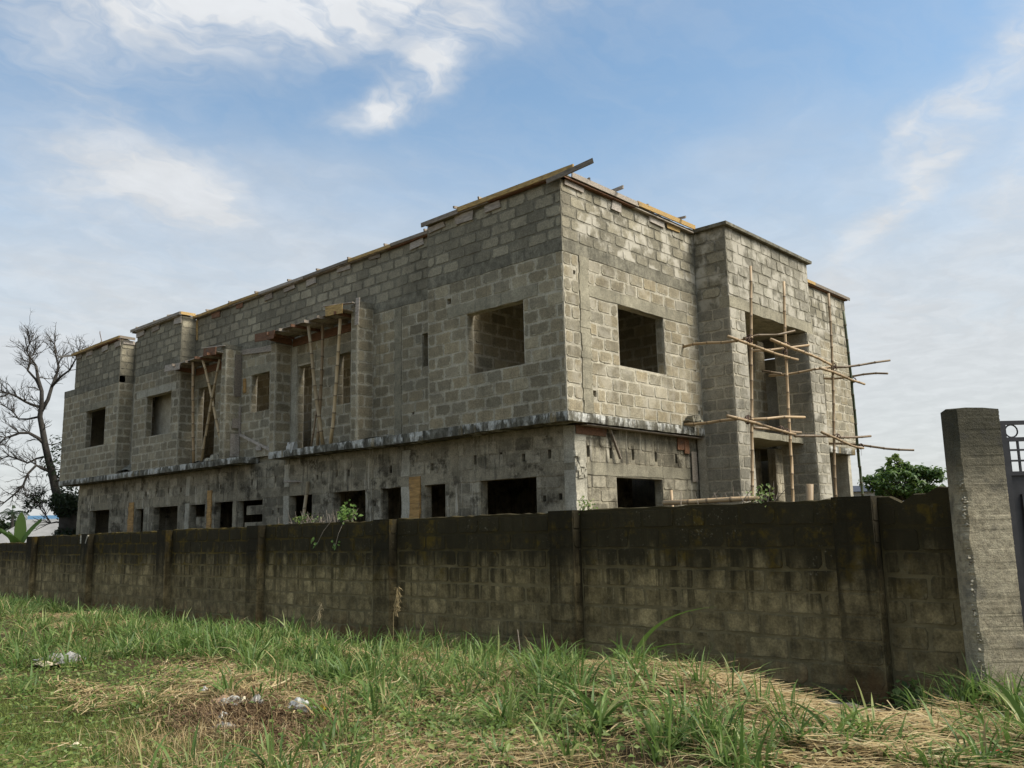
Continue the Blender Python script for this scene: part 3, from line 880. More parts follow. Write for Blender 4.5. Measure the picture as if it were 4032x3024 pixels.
# portico: two tall piers carrying a high block wall
yp = -.8
lp = wall('portico_pier', H, FY(yp, 4.7, 5.38, ZB, 2.6), 'mortar', 'block_portico', thick=.985, start=.2, stagger=.5, blk_z=[(-2.4, 2.6)])
facing(FX(4.7, yp+.005, -.004, -2.4, 2.6), lp, 'block_portico', start=.1, stagger=.5)
facing(FX(4.7, yp+.005, -.004, 2.84, 4.40), lp, 'block_parapet', start=.1, stagger=.5)
rp = wall('portico_pier', H, FY(-.85, 8.47, 9.2, ZB, 2.58), 'mortar', 'block_portico', thick=.9, start=.2, blk_z=[(-2.4, 2.58)])
facing(FX(8.47, -.845, .04, -2.4, 2.58), rp, 'block_portico', start=.1, stagger=.5)
up = wall('portico_wall', H, FY(yp, 4.7, 8.85, 2.602, 4.42), 'mortar_fresh', 'block_portico', blk_z=[(2.86, 4.40)], thick=.22, course=.262)
MB().box(4.703, 4.92, -.578, .3, 2.604, 4.418).build('portico_wall', 'mortar_fresh', H)
MB().box(8.63, 8.848, -.578, .1, 2.604, 4.418).build('portico_wall', 'mortar_fresh', H)
band('portico_beam', 'concrete', 4.70-.006, 8.86, yp-.014, -.57, 2.600, 2.852)
mb = MB()
mb.box(4.60, 8.96, -.90, .25, 4.425, 4.50, .008)
mb.build('portico_cap', 'concrete_grey', H)
MB().box(5.0, 8.6, -.575, .56, 2.61, 2.80).build('ceiling', 'concrete', H)
# balcony and recess inside the portico
band('balcony_slab', 'concrete', 5.3, 8.46, -.55, .68, -.165, -.02)
w = wall('wall', H, FY(.55, 5.0, 8.9, -.02, 2.6, [(5.2, 8.4, 1.72, 2.55), (5.4, 7.05, .1, 1.72)]), 'mortar', 'block', [(7.05, 7.5, 0, 3)])
MB().box(7.06, 7.5, .50, .56, -.02, 1.72).build('column', 'concrete_pale', H)
w = wall('wall', H, FY(.9, 5.56, 9.0, ZB, -.17, [(7.9, 8.4, -3.6, -1.45), (5.6, 6.6, -3.6, -1.2)]), 'mortar_lower', 'block_lower', blk_z=[(-2.35, -.2)])
MB().plank((7.45, .88, -2.3), (7.45, .88, -.9), .3, .03, (0, -1, 0)).build('timber_strip', 'timber_orange', H)
# right wing
wall('wall', H, FY(.1, 9.0, 13.42, 0, BB, [(11.36, 11.52, .98, 2.0)]), 'mortar', 'block')
wall('parapet', H, FY(.1, 8.9, 13.42, BB, PT+.05), 'mortar_fresh', 'block_parapet', blk_z=[(BT-.2, PT)])
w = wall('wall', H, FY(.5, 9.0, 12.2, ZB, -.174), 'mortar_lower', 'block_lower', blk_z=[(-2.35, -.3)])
mb = MB()
for i in range(16):
    z0 = -3.0+2.7*i/16
    mb.box(12.05, 12.27+random.uniform(-.07, .05), .46, .7, z0, z0+2.7/16+.001)
mb.build('column', 'concrete_pale', H)
# inside: partitions, roof deck and the far sides, shutting out light except at the openings and roof gaps
p1 = wall('partition', H, FY(2.75, .2, 4.5, 0, 3.0), 'mortar', 'interior', score=False)
p2 = wall('partition', H, FX(4.45, .2, 2.74, 0, 3.0), 'mortar', 'interior', score=False)
wall('partition', H, FX(1.75, 4.0, 18.0, 0, 3.0), 'mortar', 'interior', score=False)
wall('partition', H, FY(17.3, .2, 1.7, 0, 3.0), 'mortar', 'interior', score=False)
wall('partition', H, FX(2.0, 18.9, 23.0, 0, 3.0), 'mortar', 'interior', score=False)
mb = MB()
mb.box(.62, 13.2, .56, 3.9, 3.02, 3.2)  # unseen roof, strips along the outer walls left open to let daylight in
mb.box(1.02, 8.2, 3.9, 18.7, 3.02, 3.2)
mb.box(.5, 8.2, 18.71, 23.2, 3.02, 3.2)
mb.build('roof_slab', 'concrete', H)
mb = MB()
mb.box(13.2, 13.4, .31, 9.0, ZB, 3.0).box(8.0, 13.19, 9.0, 9.2, ZB, 3.0).box(7.8, 8.0, 9.21, 23.2, ZB, 3.0).box(.5, 7.9, 23.21, 23.4, 0., 3.0).box(.5, 7.9, 22.7, 22.88, ZB, -.18)
mb.build('wall', 'mortar', H)
mb = MB()
mb.box(7.4, 7.6, 4.0, 22.5, ZB, -.2)
for y in (8.2, 17.4): mb.box(.70, 7.3, y, y+.15, ZB, -.2)
mb.build('partition', 'mortar_lower', H)
# rubble bank between the two bays and mortar droppings on the slab
for (x0, x1, y0, y1, h) in ((.02, .47, 17.72, 18.86, .42), (.05, .46, 6.4, 7.0, .08), (.03, .4, 13.0, 14.2, .12), (.05, .4, 5.2, 6.1, .1)):
    mb = MB()
    n = 9
    vs = []
    for i in range(n):
        for k in range(n):
            a, b = i/(n-1), k/(n-1)
            z = h*(a*.75+.25)*math.sin(math.pi*(b*.8+.1))*random.uniform(.75, 1.15)
            vs.append((x0+(x1-x0)*a, y0+(y1-y0)*b, max(z, .003)))
    mb.add(vs, [(i*n+k, i*n+k+1, (i+1)*n+k+1, (i+1)*n+k) for i in range(n-1) for k in range(n-1)])
    mb.build('rubble', 'concrete_grey', H, smooth=True)
realise(BLOCKS, H, 300, 'blockwork', None)
BLOCKS.clear()

# ------------------------------------------------------------------ the yard wall
FENCE = empty('boundary_wall', (FX0, 8, -4.2), 'long low boundary wall of mossy black stained concrete blocks', 'wall')
def ftop(y): return -1.83-.0055*(y+6) if y < 18.3 else -2.13
PIL = [18.45, 14.45, 10.1, 6.17, 2.08, -1.88, -6.0]
segs = [(-7.35, -6.225)]
ps = sorted(PIL)
for a, b in zip(ps[:-1], ps[1:]): segs.append((a+.225, b-.225))
segs.append((ps[-1]+.225, 27.5))
for a, b in segs:
    zt = ftop((a+b)/2)
    mb = MB()
    # core with an uneven top
    n = max(2, int((b-a)/.12))
    vs, fs = [], []
    for i in range(n+1):
        y = a+(b-a)*i/n
        z = zt+random.uniform(-.008, .016)
        if -6.6 < y < -6.38 and a < -6.3: z -= .07*math.sin((y+6.6)/.22*math.pi)
        if y < -6.8: z += .06
        vs += [(FX0, y, -4.25), (FX0+.2, y, -4.25), (FX0+.2, y, z-.01), (FX0+.1, y, z+random.uniform(0, .012)), (FX0+.001, y, z-.004)]
    for i in range(n):
        for k in range(5): fs.append((i*5+k, i*5+(k+1) % 5, i*5+5+(k+1) % 5, i*5+5+k))
    fs += [(0, 1, 2, 3, 4)[::-1], tuple(n*5+k for k in range(5))]
    mb.add(vs, fs)
    o = mb.build('wall_panel', 'fence_mortar', FENCE)
    zt2 = zt-.02 if a > -6.4 else zt-.08
    lay(HX, FX0, b, b-a, zt2-9*.252, zt2, [], 'fence_block', o, course=.252, start=random.uniform(0, .4), joint=.024, sink=.003)
for y in PIL:
    zt = max(ftop(y-.5), ftop(y+.5))+.01
    mb = MB()
    wall_core(mb, HX, FX0-.17, y+.22, .44, -4.25, zt, [], .36)
    o = mb.build('pilaster', 'pilaster_block', FENCE)
    lay(HX, FX0-.17, y+.22, .44, zt-9*.252, zt-.015, [], 'pilaster_block', o, course=.252, stagger=0, start=.001, joint=.022, sink=.003)
    lay(HY, FX0-.17, y-.22, .166, zt-9*.252, zt-.015, [], 'pilaster_block', o, course=.252, stagger=0, start=.001, joint=.022, sink=.003)
# two scars of fresh mortar where the coping broke away
mb = MB()
for i in range(7):
    z = ftop(14.4)-.02-.03*i
    mb.box(FX0-.185, FX0-.15, 14.66-.004*i, 14.70-.002*i, z-.035, z, .004)
    mb.box(FX0-.185, FX0-.15, 14.22+.02*i, 14.26+.02*i, z-.035, z, .004)
mb.build('mortar_scar', 'concrete_pale', FENCE)
realise(BLOCKS, FENCE, 300, 'blockwork', None)
BLOCKS.clear()

# gate post, squared to the entrance
PU = np.array((math.sin(YAW), -math.cos(YAW), 0))
PF = np.array((math.cos(YAW), math.sin(YAW), 0))
def grel(o, a, b, z): return np.array(o)+PU*a+PF*b+np.array((0, 0, z))
PO = np.array((-2.955, -7.235, 0))
GP = empty('gate_post', (*(PO+PU*.23+PF*.12)[:2], -4.0), 'tall square concrete gate post with ribbed face and chipped edge', 'post')
def post():
    nz = 230
    zs = np.linspace(-4.1, -1.02, nz)
    prof, rib = [], 0.
    vs, fs = [], []
    k = 12
    for i, z in enumerate(zs):
        rib = random.choice((0, .001, .002, .003)) if random.random() < .5 else rib
        if z < -3.5: rib *= .4
        e = random.uniform(0, .006)
        chip = (.012+.012*math.sin(z*9.)+.008*math.sin(z*23+1)+random.uniform(0, .004))*(1 if z < -1.5 else .4)
        wl = -.0+chip
        q = [(wl, .03+chip*.5), (wl+.035, -.004+chip*.4), (.10, rib*.4), (.13, rib), (.30, rib), (.455+random.uniform(-.004, .004), rib+.004), (.462, .02), (.462, .24), (.30, .245), (.02, .245), (-.004, .235), (-.006+chip*.3, .12)]
        for a, b in q: vs.append(grel(PO, a, b, z+(.012 if i == nz-1 else 0)*random.uniform(-1, 1)))
    for i in range(nz-1):
        for j in range(k): fs.append((i*k+j, i*k+(j+1) % k, (i+1)*k+(j+1) % k, (i+1)*k+j))
    fs.append(tuple((nz-1)*k+j for j in range(k)))
    MB().add(vs, fs).build('shaft', 'post_concrete', GP)
    mb = MB()
    for i in range(110):
        z = random.uniform(-3.85, -1.7)
        a = abs(random.gauss(0, .04))+.012
        r_ = random.uniform(.006, .022)
        c = grel(PO, a-.005, .016+max(0, .03-a)*.4, z)
        q = [c+np.array(v)*r_*random.uniform(.7, 1.3) for v in ((1, 0, 0), (-1, 0, 0), (0, 1, 0), (0, -1, 0), (0, 0, 1), (0, 0, -1))]
        mb.add(q, [(0, 2, 4), (2, 1, 4), (1, 3, 4), (3, 0, 4), (2, 0, 5), (1, 2, 5), (3, 1, 5), (0, 3, 5)])
    mb.build('exposed_aggregate', 'aggregate', GP, kind='stuff')
post()
# steel gate
GA = empty('steel_gate', (*(PO+PU*1.1+PF*.12)[:2], -3.85), 'dark steel gate with ring and grid openwork beside the post', 'gate')
G0 = PO+PU*.475+PF*.10
def gbar(a0, a1, z0, z1, b0=0., b1=.04):
    mb = MB()
    vs = [grel(G0, a, b, z) for z in (z0, z1) for b in (b0, b1) for a in (a0, a1)]
    return mb.add(vs, [(0, 2, 3, 1), (4, 5, 7, 6), (0, 1, 5, 4), (2, 6, 7, 3), (0, 4, 6, 2), (1, 3, 7, 5)])
GW = 1.45
for a in (.0, GW-.085): gbar(a, a+.085, -3.8, -1.14).build('stile', 'gate_steel', GA)
for z in (-1.18, -1.345, -1.68, -3.75): gbar(.086, GW-.086, z, z+.04, .002, .038).build('rail', 'gate_steel', GA)
for i in range(6):
    a = .145+i*.215
    if a > GW-.15: break
    pts = [grel(G0, a+.062*math.cos(q), .02, -1.242+.062*math.sin(q)) for q in np.linspace(0, 2*math.pi, 17)]
    MB().tube(pts, [.008]*17, 5, False).build('ring', 'gate_steel', GA)
for i in range(14):
    a = .09+i*.094
    if a > GW-.1: break
    gbar(a, a+.018, -1.64, -1.345, .01, .03).build('bar', 'gate_steel', GA)
for z in (-1.43, -1.535): gbar(.086, GW-.086, z-.009, z+.009, .006, .034).build('bar', 'gate_steel', GA)
gbar(.086, GW-.086, -3.71, -1.68, .028, .036).build('sheet', 'gate_steel', GA)
for z0, z1 in ((-2.6, -1.86), (-3.6, -2.72)):
    gbar(.17, .205, z0, z1, .0, .03).build('moulding', 'gate_steel', GA)
    gbar(.206, GW-.2, z1-.03, z1, .0, .03).build('moulding', 'gate_steel', GA)
    gbar(.23, GW-.22, z0+.02, z1-.05, .016, .027).build('panel', 'gate_panel', GA)
MB().tube([grel(G0, -.008, .02, -3.3), grel(G0, -.008, .02, -3.1)], [.018, .018], 8).build('hinge', 'gate_steel', GA)
MB().tube([grel(G0, -.008, .02, -1.7), grel(G0, -.008, .02, -1.5)], [.018, .018], 8).build('hinge', 'gate_steel', GA)
# ------------------------------------------------------------------ bamboo
def bamboo_pts(mb, p0, p1, r=.036, bend=.03, r1=None, step=.34):
    p0, p1 = np.array(p0, float), np.array(p1, float)
    L = np.linalg.norm(p1-p0)
    a = (p1-p0)/L
    side = np.cross(a, np.array((.3, .5, .81)))
    side /= np.linalg.norm(side)
    s2 = np.cross(a, side)
    n = max(2, int(L/step))
    b1, b2 = random.uniform(-1, 1)*bend, random.uniform(-1, 1)*bend
    kink = [random.uniform(-.006, .006) for _ in range(n+2)]
    ts, rs, at = [0.], [1.], [0.]
    for i in range(1, n):
        c = (i+random.uniform(-.12, .12))/n
        e = .014/L
        ts += [c-e*1.7, c-e*.6, c+e*.6, c+e*1.7]
        rs += [.97, 1.16, 1.16, .97]
        at += [0, 1, 1, 0]
    ts.append(1.)
    rs.append(1.)
    at.append(0.)
    pts = [p0+(p1-p0)*q+side*b1*math.sin(q*math.pi)+s2*b2*math.sin(2*q*math.pi)+side*kink[int(q*n)] for q in ts]
    rr = [(r+((r1 if r1 else r*.85)-r)*q)*k for q, k in zip(ts, rs)]
    mb.tube(pts, rr, 8, True, at)
    return mb
def bamboo_obj(name, p0, p1, parent=None, r=.036, m='bamboo', bend=.03, label=None, cat=None, group=None, r1=None):
    return bamboo_pts(MB(), p0, p1, r, bend, r1).build(name, m, parent, 'node', True, label, cat, group)
def lash(parent, p, r=.062):
    mb = MB()
    for k in range(3):
        ax = np.array((random.uniform(-1, 1), random.uniform(-1, 1), random.uniform(-.4, .4)))
        ax /= np.linalg.norm(ax)
        b = np.cross(ax, (0, 0, 1.))
        b /= np.linalg.norm(b)
        c = np.cross(ax, b)
        mb.tube([np.array(p)+(b*math.cos(q)+c*math.sin(q))*r*random.uniform(.95, 1.15) for q in np.linspace(0, 6.28, 9)], [.011]*9, 4, False)
    mb.tube([np.array(p), np.array(p)+np.array((random.uniform(-.1, .1), 0, -.22))], [.004, .003], 4)
    mb.build('lashing', 'rebar', parent)
SC = empty('bamboo_scaffold', (6.3, -1.6, -3.75), 'bamboo pole scaffold lashed together in front of the portico', 'scaffold')
for p0, p1, m, r in (((3.16, -1.7, -3.85), (4.03, -1.7, 3.15), 'bamboo', .045), ((4.75, -1.7, -3.85), (5.53, -1.7, 3.12), 'bamboo', .045),
                     ((7.34, -1.7, -3.85), (7.89, -1.7, 3.29), 'bamboo', .047), ((9.28, -1.7, -3.85), (8.71, -1.7, 2.99), 'bamboo_green', .05)):
    bamboo_obj('upright_pole', p0, p1, SC, r*.74, m, .075)
for p0, p1, m, r in (((4.03, .12, 1.72), (3.71, -1.79, 1.595), 'bamboo', .038), ((3.70, -1.60, 1.60), (4.56, -2.3, 1.77), 'bamboo_dark', .032), ((2.8, -1.75, 1.48), (5.8, -1.75, 1.41), 'bamboo', .042),
                     ((4.52, -1.79, 1.67), (7.46, -1.79, 1.5), 'bamboo', .045), ((6.87, -1.78, 1.35), (9.42, -1.78, 1.26), 'bamboo', .045), ((5.12, -1.0, 1.63), (6.11, -1.9, 1.75), 'bamboo', .04),
                     ((7.34, -.3, 1.43), (7.85, -1.65, 1.52), 'bamboo', .04), ((7.83, -1.58, 1.51), (8.96, -2.6, 1.67), 'bamboo_dark', .038), ((7.06, -.3, 1.51), (6.76, -.9, 1.33), 'bamboo_dark', .042),
                     ((11.33, .15, 1.88), (10.73, -1.9, 1.66), 'bamboo_dark', .04), ((3.92, .1, .05), (3.57, -1.75, -.06), 'bamboo', .042), ((3.56, -1.58, -.06), (4.71, -2.3, .01), 'bamboo', .042),
                     ((2.57, -1.75, -.08), (5.39, -1.75, -.24), 'bamboo', .043), ((4.09, -1.5, -.17), (6.25, -1.5, -.12), 'bamboo_dark', .04), ((6.57, -1.2, -.16), (9.2, -1.9, -.05), 'bamboo_dark', .042),
                     ((6.64, -1.79, -.12), (8.94, -1.79, -.35), 'bamboo', .042), ((10.84, -.1, .01), (11.25, -2.2, -.31), 'bamboo_dark', .042)):
    bamboo_obj('cross_pole', p0, p1, SC, r*.76, m, .04)
for p in ((3.69, -1.72, 1.53), (3.4, -1.72, -.1), (5.22, -1.74, 1.5), (5.05, -1.72, -.2), (7.72, -1.74, 1.45), (7.6, -1.74, -.15), (8.83, -1.74, 1.3), (8.95, -1.74, -.3), (3.75, -1.72, 1.6), (7.72, -1.74, 1.52), (5.05, -1.6, -.14), (5.3, -1.75, 1.66), (3.5, -1.68, -.04)): lash(SC, p)
# props under the formwork
PG = 'bamboo props under the canopy formwork'
bamboo_obj('bamboo_prop', (.08, 7.56, .0), (-.15, 7.9, 2.93), None, .046, 'bamboo_pale', .03, 'thick pale bamboo prop slanting left beneath the larger canopy formwork', 'prop', PG)
bamboo_obj('bamboo_prop', (.13, 7.86, .0), (.1, 7.67, 2.93), None, .042, 'bamboo', .03, 'darker bamboo prop behind the thick one beneath the larger canopy', 'prop', PG)
bamboo_obj('bamboo_prop', (.08, 7.25, .0), (-.1, 6.68, 2.90), None, .045, 'bamboo_pale', .03, 'bamboo prop nearest the right pier beneath the larger canopy', 'prop', PG)
bamboo_obj('bamboo_prop', (.3, 8.38, .0), (.34, 7.95, 1.9), None, .026, 'bamboo_dark', .03, 'short thin bamboo stick leaning at the foot of the larger canopy props', 'prop', PG)
bamboo_obj('bamboo_prop', (.10, 13.86, .0), (-.1, 13.74, 2.90), None, .044, 'bamboo', .03, 'upright bamboo prop at the left of the smaller canopy', 'prop', PG)
bamboo_obj('bamboo_prop', (.27, 12.42, .02), (-.1, 13.19, 2.93), None, .042, 'bamboo_pale', .03, 'bamboo prop crossing down to the right beneath the smaller canopy', 'prop', PG)
bamboo_obj('bamboo_prop', (.10, 13.42, .0), (.02, 12.44, 2.80), None, .040, 'bamboo_pale', .03, 'bamboo prop crossing down to the left beneath the smaller canopy', 'prop', PG)
bamboo_obj('bamboo_prop', (-.75, 7.6, -3.78), (.42, 8.66, -.80), None, .05, 'bamboo_pale', .03, 'thick bamboo leaning on the ground floor wall above the creeper', 'prop')
bamboo_obj('bamboo_stick', (.30, 9.49, -.75), (.56, 8.86, -.78), None, .026, 'timber_pale', .01, 'thin pale stick poking from a slot in the ground floor wall', 'stick')
ft = -1.795
bamboo_obj('bamboo_pole', (FX0+.12, -3.42, ftop(-3.4)+.055), (FX0+.10, -4.78, ftop(-4.7)+.055), None, .034, 'bamboo', .01, 'bamboo pole lying along the top of the boundary wall', 'pole')
bamboo_obj('bamboo_stub', (FX0+.30, -3.50, -3.75), (FX0+.24, -3.46, -1.62), None, .024, 'bamboo', .01, 'short bamboo stub standing at the end of the lying pole', 'pole')
bamboo_obj('bamboo_cane', (FX0+.32, -5.10, -3.75), (FX0+.27, -5.36, -1.64), None, .052, 'bamboo', .01, 'thick cut bamboo cane rising above the boundary wall before the portico', 'pole')

# ------------------------------------------------------------------ timber formwork along the roof edge
def formwork(name, loc, label):
    return empty(name, loc, label, 'formwork', 'timber formwork along the roof edge')
def fascia(root, kind, c, spans, z, h=.095, th=.028):
    for a, b, m, dz in spans:
        p0, p1 = ((c, a, z+dz), (c, b, z+dz)) if kind == 'x' else ((a, c, z+dz), (b, c, z+dz))
        p1 = (p1[0], p1[1], p1[2]+random.uniform(-.02, .02))
        MB().plank(p0, p1, h, th, ragged=.01).build('fascia_board', m, root)
def soffit(root, kind, c0, c1, a, b, z):
    w = abs(c1-c0)
    n = max(1, int((b-a)/1.6))
    for i in range(n):
        q0, q1 = a+(b-a)*i/n+.01, a+(b-a)*(i+1)/n-.01
        cc = (c0+c1)/2
        p0, p1 = ((cc, q0, z), (cc, q1, z)) if kind == 'x' else ((q0, cc, z), (q1, cc, z))
        MB().plank(p0, p1, w, .022, (1, 0, 0) if kind == 'x' else (0, 1, 0)).build('soffit_board', random.choice(('timber_grey', 'timber_grey', 'timber_red')), root)
def topping(root, kind, c0, c1, a, b, z):
    mb = MB()
    n = int((b-a)/.09)
    vs, fs = [], []
    for i in range(n+1):
        k = a+(b-a)*i/n
        q = [(c0, z), (c1, z), (c1, z+random.uniform(.0, .02)), ((c0+c1)/2, z+random.uniform(.012, .04)), (c0, z+random.uniform(.002, .03))]
        vs += [(u, k, v) if kind == 'x' else (k, u, v) for u, v in q]
    for i in range(n):
        for k in range(5): fs.append((i*5+k, i*5+(k+1) % 5, i*5+5+(k+1) % 5, i*5+5+k))
    mb.add(vs, fs)
    mb.build('mortar_bed', 'concrete_grey', root)
def cleats(root, kind, c, spots, z):
    for a, w, h, m in spots:
        p0, p1 = ((c-.014, a-w/2, z-h/2), (c-.014, a+w/2, z-h/2)) if kind == 'x' else ((a-w/2, c-.014, z-h/2), (a+w/2, c-.014, z-h/2))
        p1 = (p1[0], p1[1], p1[2]+random.uniform(-.03, .03))
        MB().plank(p0, p1, h, .026, ragged=.045).build('cleat', m, root)
def stubs(root, kind, c, spots, z):
    for a, L in spots:
        p0, p1 = ((c-.04, a, z), (c+.22, a+L, z+.05)) if kind == 'x' else ((a, c-.03, z), (a+L, c+.2, z+.05))
        MB().plank(p0, p1, .05, .035, ragged=.01).build('stub', 'timber_grey', root)

r = formwork('roof_edge_formwork', (0, 1.7, 4.3), 'yellow timber formwork along the roof edge above the corner room')
fascia(r, 'x', -.115, [(-.42, 2.66, 'timber_yellow', 0), (2.64, 3.78, 'timber_grey', -.03)], 4.47)
soffit(r, 'x', -.10, .10, -.1, 3.7, 4.415)
topping(r, 'x', -.10, .18, -.1, 3.75, 4.43)
cleats(r, 'x', -.016, [(1.75, .42, .15, 'timber_pale'), (2.55, .55, .20, 'timber_pale'), (3.4, .5, .13, 'timber_grey')], 4.39)
stubs(r, 'x', -.12, [(2.0, .1), (2.72, .05)], 4.54)
r = formwork('roof_edge_formwork', (2.4, 0, 4.3), 'weathered timber formwork along the roof edge of the front left wing')
fascia(r, 'y', -.115, [(.22, 2.4, 'timber_grey', .03), (2.38, 4.62, 'timber_yellow', .045)], 4.47, .10)
soffit(r, 'y', -.10, .10, .0, 4.6, 4.415)
topping(r, 'y', -.10, .18, .02, 4.6, 4.45)
cleats(r, 'y', -.016, [(.38, .55, .10, 'timber_pale'), (1.75, .32, .20, 'timber_pale'), (3.2, .55, .12, 'timber_pale'), (3.85, .5, .10, 'timber_yellow')], 4.40)
stubs(r, 'y', -.1, [(.75, .15), (2.75, .1)], 4.57)
MB().plank((1.62, -.3, 4.60), (1.78, .15, 4.66), .07, .03).build('stub', 'timber_pale', r)
MB().plank((4.02, -.25, 4.60), (4.12, .15, 4.66), .05, .03).build('stub', 'timber_pale', r)
MB().plank((-.145, .22, 4.35), (-.15, -.86, 4.42), .095, .028, ragged=.05).build('loose_board', 'timber_grey', None, label='loose grey board jutting past the top corner of the roof edge', cat='board')
r = formwork('roof_edge_formwork', (.48, 9.3, 4.3), 'long patched timber formwork along the roof edge above the piers')
sp, y = [], 3.8
while y < 14.85:
    L = min(random.uniform(1.3, 2.3), 14.88-y)
    sp.append((y, y+L+.02, random.choice(('timber_grey', 'timber_yellow', 'timber_pale', 'timber_grey')) if y < 9.5 else 'timber_yellow', random.uniform(-.012, .012)))
    y += L
fascia(r, 'x', .375, sp, 4.50, .075)
soffit(r, 'x', .39, .58, 3.8, 14.6, 4.445)
topping(r, 'x', .39, .66, 3.8, 14.8, 4.46)
cleats(r, 'x', .464, [(4.6, .42, .16, 'timber_pale'), (6.1, .4, .10, 'timber_grey'), (7.3, .5, .12, 'timber_pale'), (8.7, .4, .17, 'timber_pale'), (9.7, .5, .11, 'timber_pale'), (10.7, .4, .17, 'timber_grey'), (12.2, .36, .13, 'timber_red'), (13.55, .45, .17, 'timber_red')], 4.435)
stubs(r, 'x', .37, [(4.2, .1), (5.6, .1), (7.0, .1), (8.3, .1), (9.6, .1), (11.2, .1), (12.6, .1), (13.9, .1)], 4.55)
MB().plank((.455, 14.66, 4.42), (.45, 14.62, 3.78), .07, .03, (0, 1, 0)).build('hanging_batten', 'timber_yellow', r)
r = formwork('roof_edge_formwork', (0, 16.2, 4.3), 'timber formwork along the roof edge of the tall middle bay')
fascia(r, 'x', -.115, [(14.62, 17.95, 'timber_grey', 0)], 4.53, .085)
fascia(r, 'y', 14.60, [(-.10, .36, 'timber_yellow', 0)], 4.53, .085)
soffit(r, 'x', -.10, .10, 14.75, 17.9, 4.475)
topping(r, 'x', -.10, .3, 14.7, 17.85, 4.49)
MB().box(.01, .44, 14.71, 17.67, 4.402, 4.47).build('mortar_bed', 'concrete_grey', r)
cleats(r, 'x', -.016, [(14.92, .42, .22, 'timber_pale'), (16.35, .42, .17, 'timber_grey'), (17.4, .55, .17, 'timber_pale')], 4.47)
stubs(r, 'x', -.1, [(15.4, -.2), (16.3, .1), (17.5, .1)], 4.58)
r = formwork('roof_edge_formwork', (0, 20.8, 4.3), 'bright timber formwork along the roof edge of the far left bay')
fascia(r, 'x', -.115, [(18.78, 20.9, 'timber_yellow', 0), (20.9, 22.72, 'timber_yellow', 0)], 4.50, .085)
fascia(r, 'y', 18.76, [(-.10, .40, 'timber_grey', 0)], 4.50, .085)
soffit(r, 'x', -.10, .10, 18.9, 22.6, 4.445)
topping(r, 'x', -.10, .3, 18.9, 22.6, 4.46)
MB().box(.01, .44, 18.89, 22.57, 4.402, 4.44).build('mortar_bed', 'concrete_grey', r)
cleats(r, 'x', -.016, [(19.1, .42, .2, 'timber_pale'), (20.1, .5, .18, 'timber_pale'), (21.4, .5, .16, 'timber_pale'), (22.3, .45, .14, 'timber_grey')], 4.43)
cleats(r, 'y', 18.864, [(.25, .36, .12, 'timber_pale')], 4.42)
stubs(r, 'x', -.1, [(20.2, .1), (21.2, .1), (22.0, .1)], 4.54)
MB().plank((-.1, 22.7, 4.47), (-.35, 23.3, 4.48), .07, .03).build('stub', 'timber_pale', r)
MB().tube([(.2, 21.0, 4.45), (.2, 20.96, 4.75), (.16, 21.05, 5.05), (.18, 21.1, 5.12)], [.014]*4, 5).build('reinforcing_bar', 'rebar', r)
r = formwork('roof_edge_formwork', (11.2, .1, 4.3), 'timber formwork along the roof edge of the wing right of the portico')
fascia(r, 'y', .0, [(8.98, 11.2, 'timber_yellow', 0), (11.2, 13.6, 'timber_grey', .0)], 4.52, .085)
soffit(r, 'y', .02, .2, 8.98, 13.5, 4.465)
topping(r, 'y', .01, .3, 8.98, 13.5, 4.48)
cleats(r, 'y', .084, [(9.6, .9, .17, 'timber_red')], 4.455)

# canopy formwork between the piers
def canopy(name, ya, yb, zt, x0, label, left_h, n):
    r = empty(name, (.1, (ya+yb)/2, zt-.3), label, 'formwork')
    k = 4
    for i in range(k):
        xa = x0+(.44-x0)*i/k
        MB().plank((xa+(.44-x0)/k/2, ya-.12, zt-.04), (xa+(.44-x0)/k/2, yb+.05, zt-.055+random.uniform(-.01, .01)), (.44-x0)/k-.008, .024, (1, 0, 0), ragged=.03).build('deck_board', random.choice(('timber_grey', 'timber_pale')), r)
    for i in range(n):
        y = ya+.12+(yb-ya-.2)*i/(n-1)
        MB().plank((x0-random.uniform(.05, .16), y, zt-.09), (.44, y, zt-.09), .07, .05).build('joist', random.choice(('timber_red', 'timber_grey')), r)
    MB().plank((.452, ya+.03, zt-.22), (.452, yb-.03, zt-.22), .2, .026).build('back_board', 'timber_red', r)
    MB().plank((x0+.02, yb+.02, zt-.12), (.42, yb+.02, zt-.16), left_h, .026, ragged=.03).build('end_board', 'timber_red', r)
    MB().plank((x0-.02, yb+.55, zt-.10), (x0-.01, yb-.35, zt-.15), left_h, .026, ragged=.03).build('end_board', 'timber_pale' if n < 5 else 'timber_red', r)
    MB().plank((x0-.03, ya+.52, zt+.02), (x0-.02, ya-.12, zt-.02), left_h*1.1, .028, ragged=.02).build('end_board', 'timber_yellow' if n > 4 else 'timber_red', r)
    MB().plank((x0-.03, ya+.6, zt+.155), (x0+.2, ya-.25, zt+.13), .12, .02, (1, 0, 0)).build('top_board', 'timber_pale', r)
    return r
r = canopy('canopy_formwork', 6.42, 9.50, 3.06, -.30, 'larger timber canopy formwork propped on bamboo between two piers', .21, 6)
MB().plank((-.05, 6.12, 2.66), (-.03, 6.10, 3.30), .13, .025, (0, 1, 0)).build('upright_board', 'timber_pale', r)
canopy('canopy_formwork', 12.32, 14.62, 3.00, -.22, 'smaller timber canopy formwork propped on crossed bamboo', .19, 4)
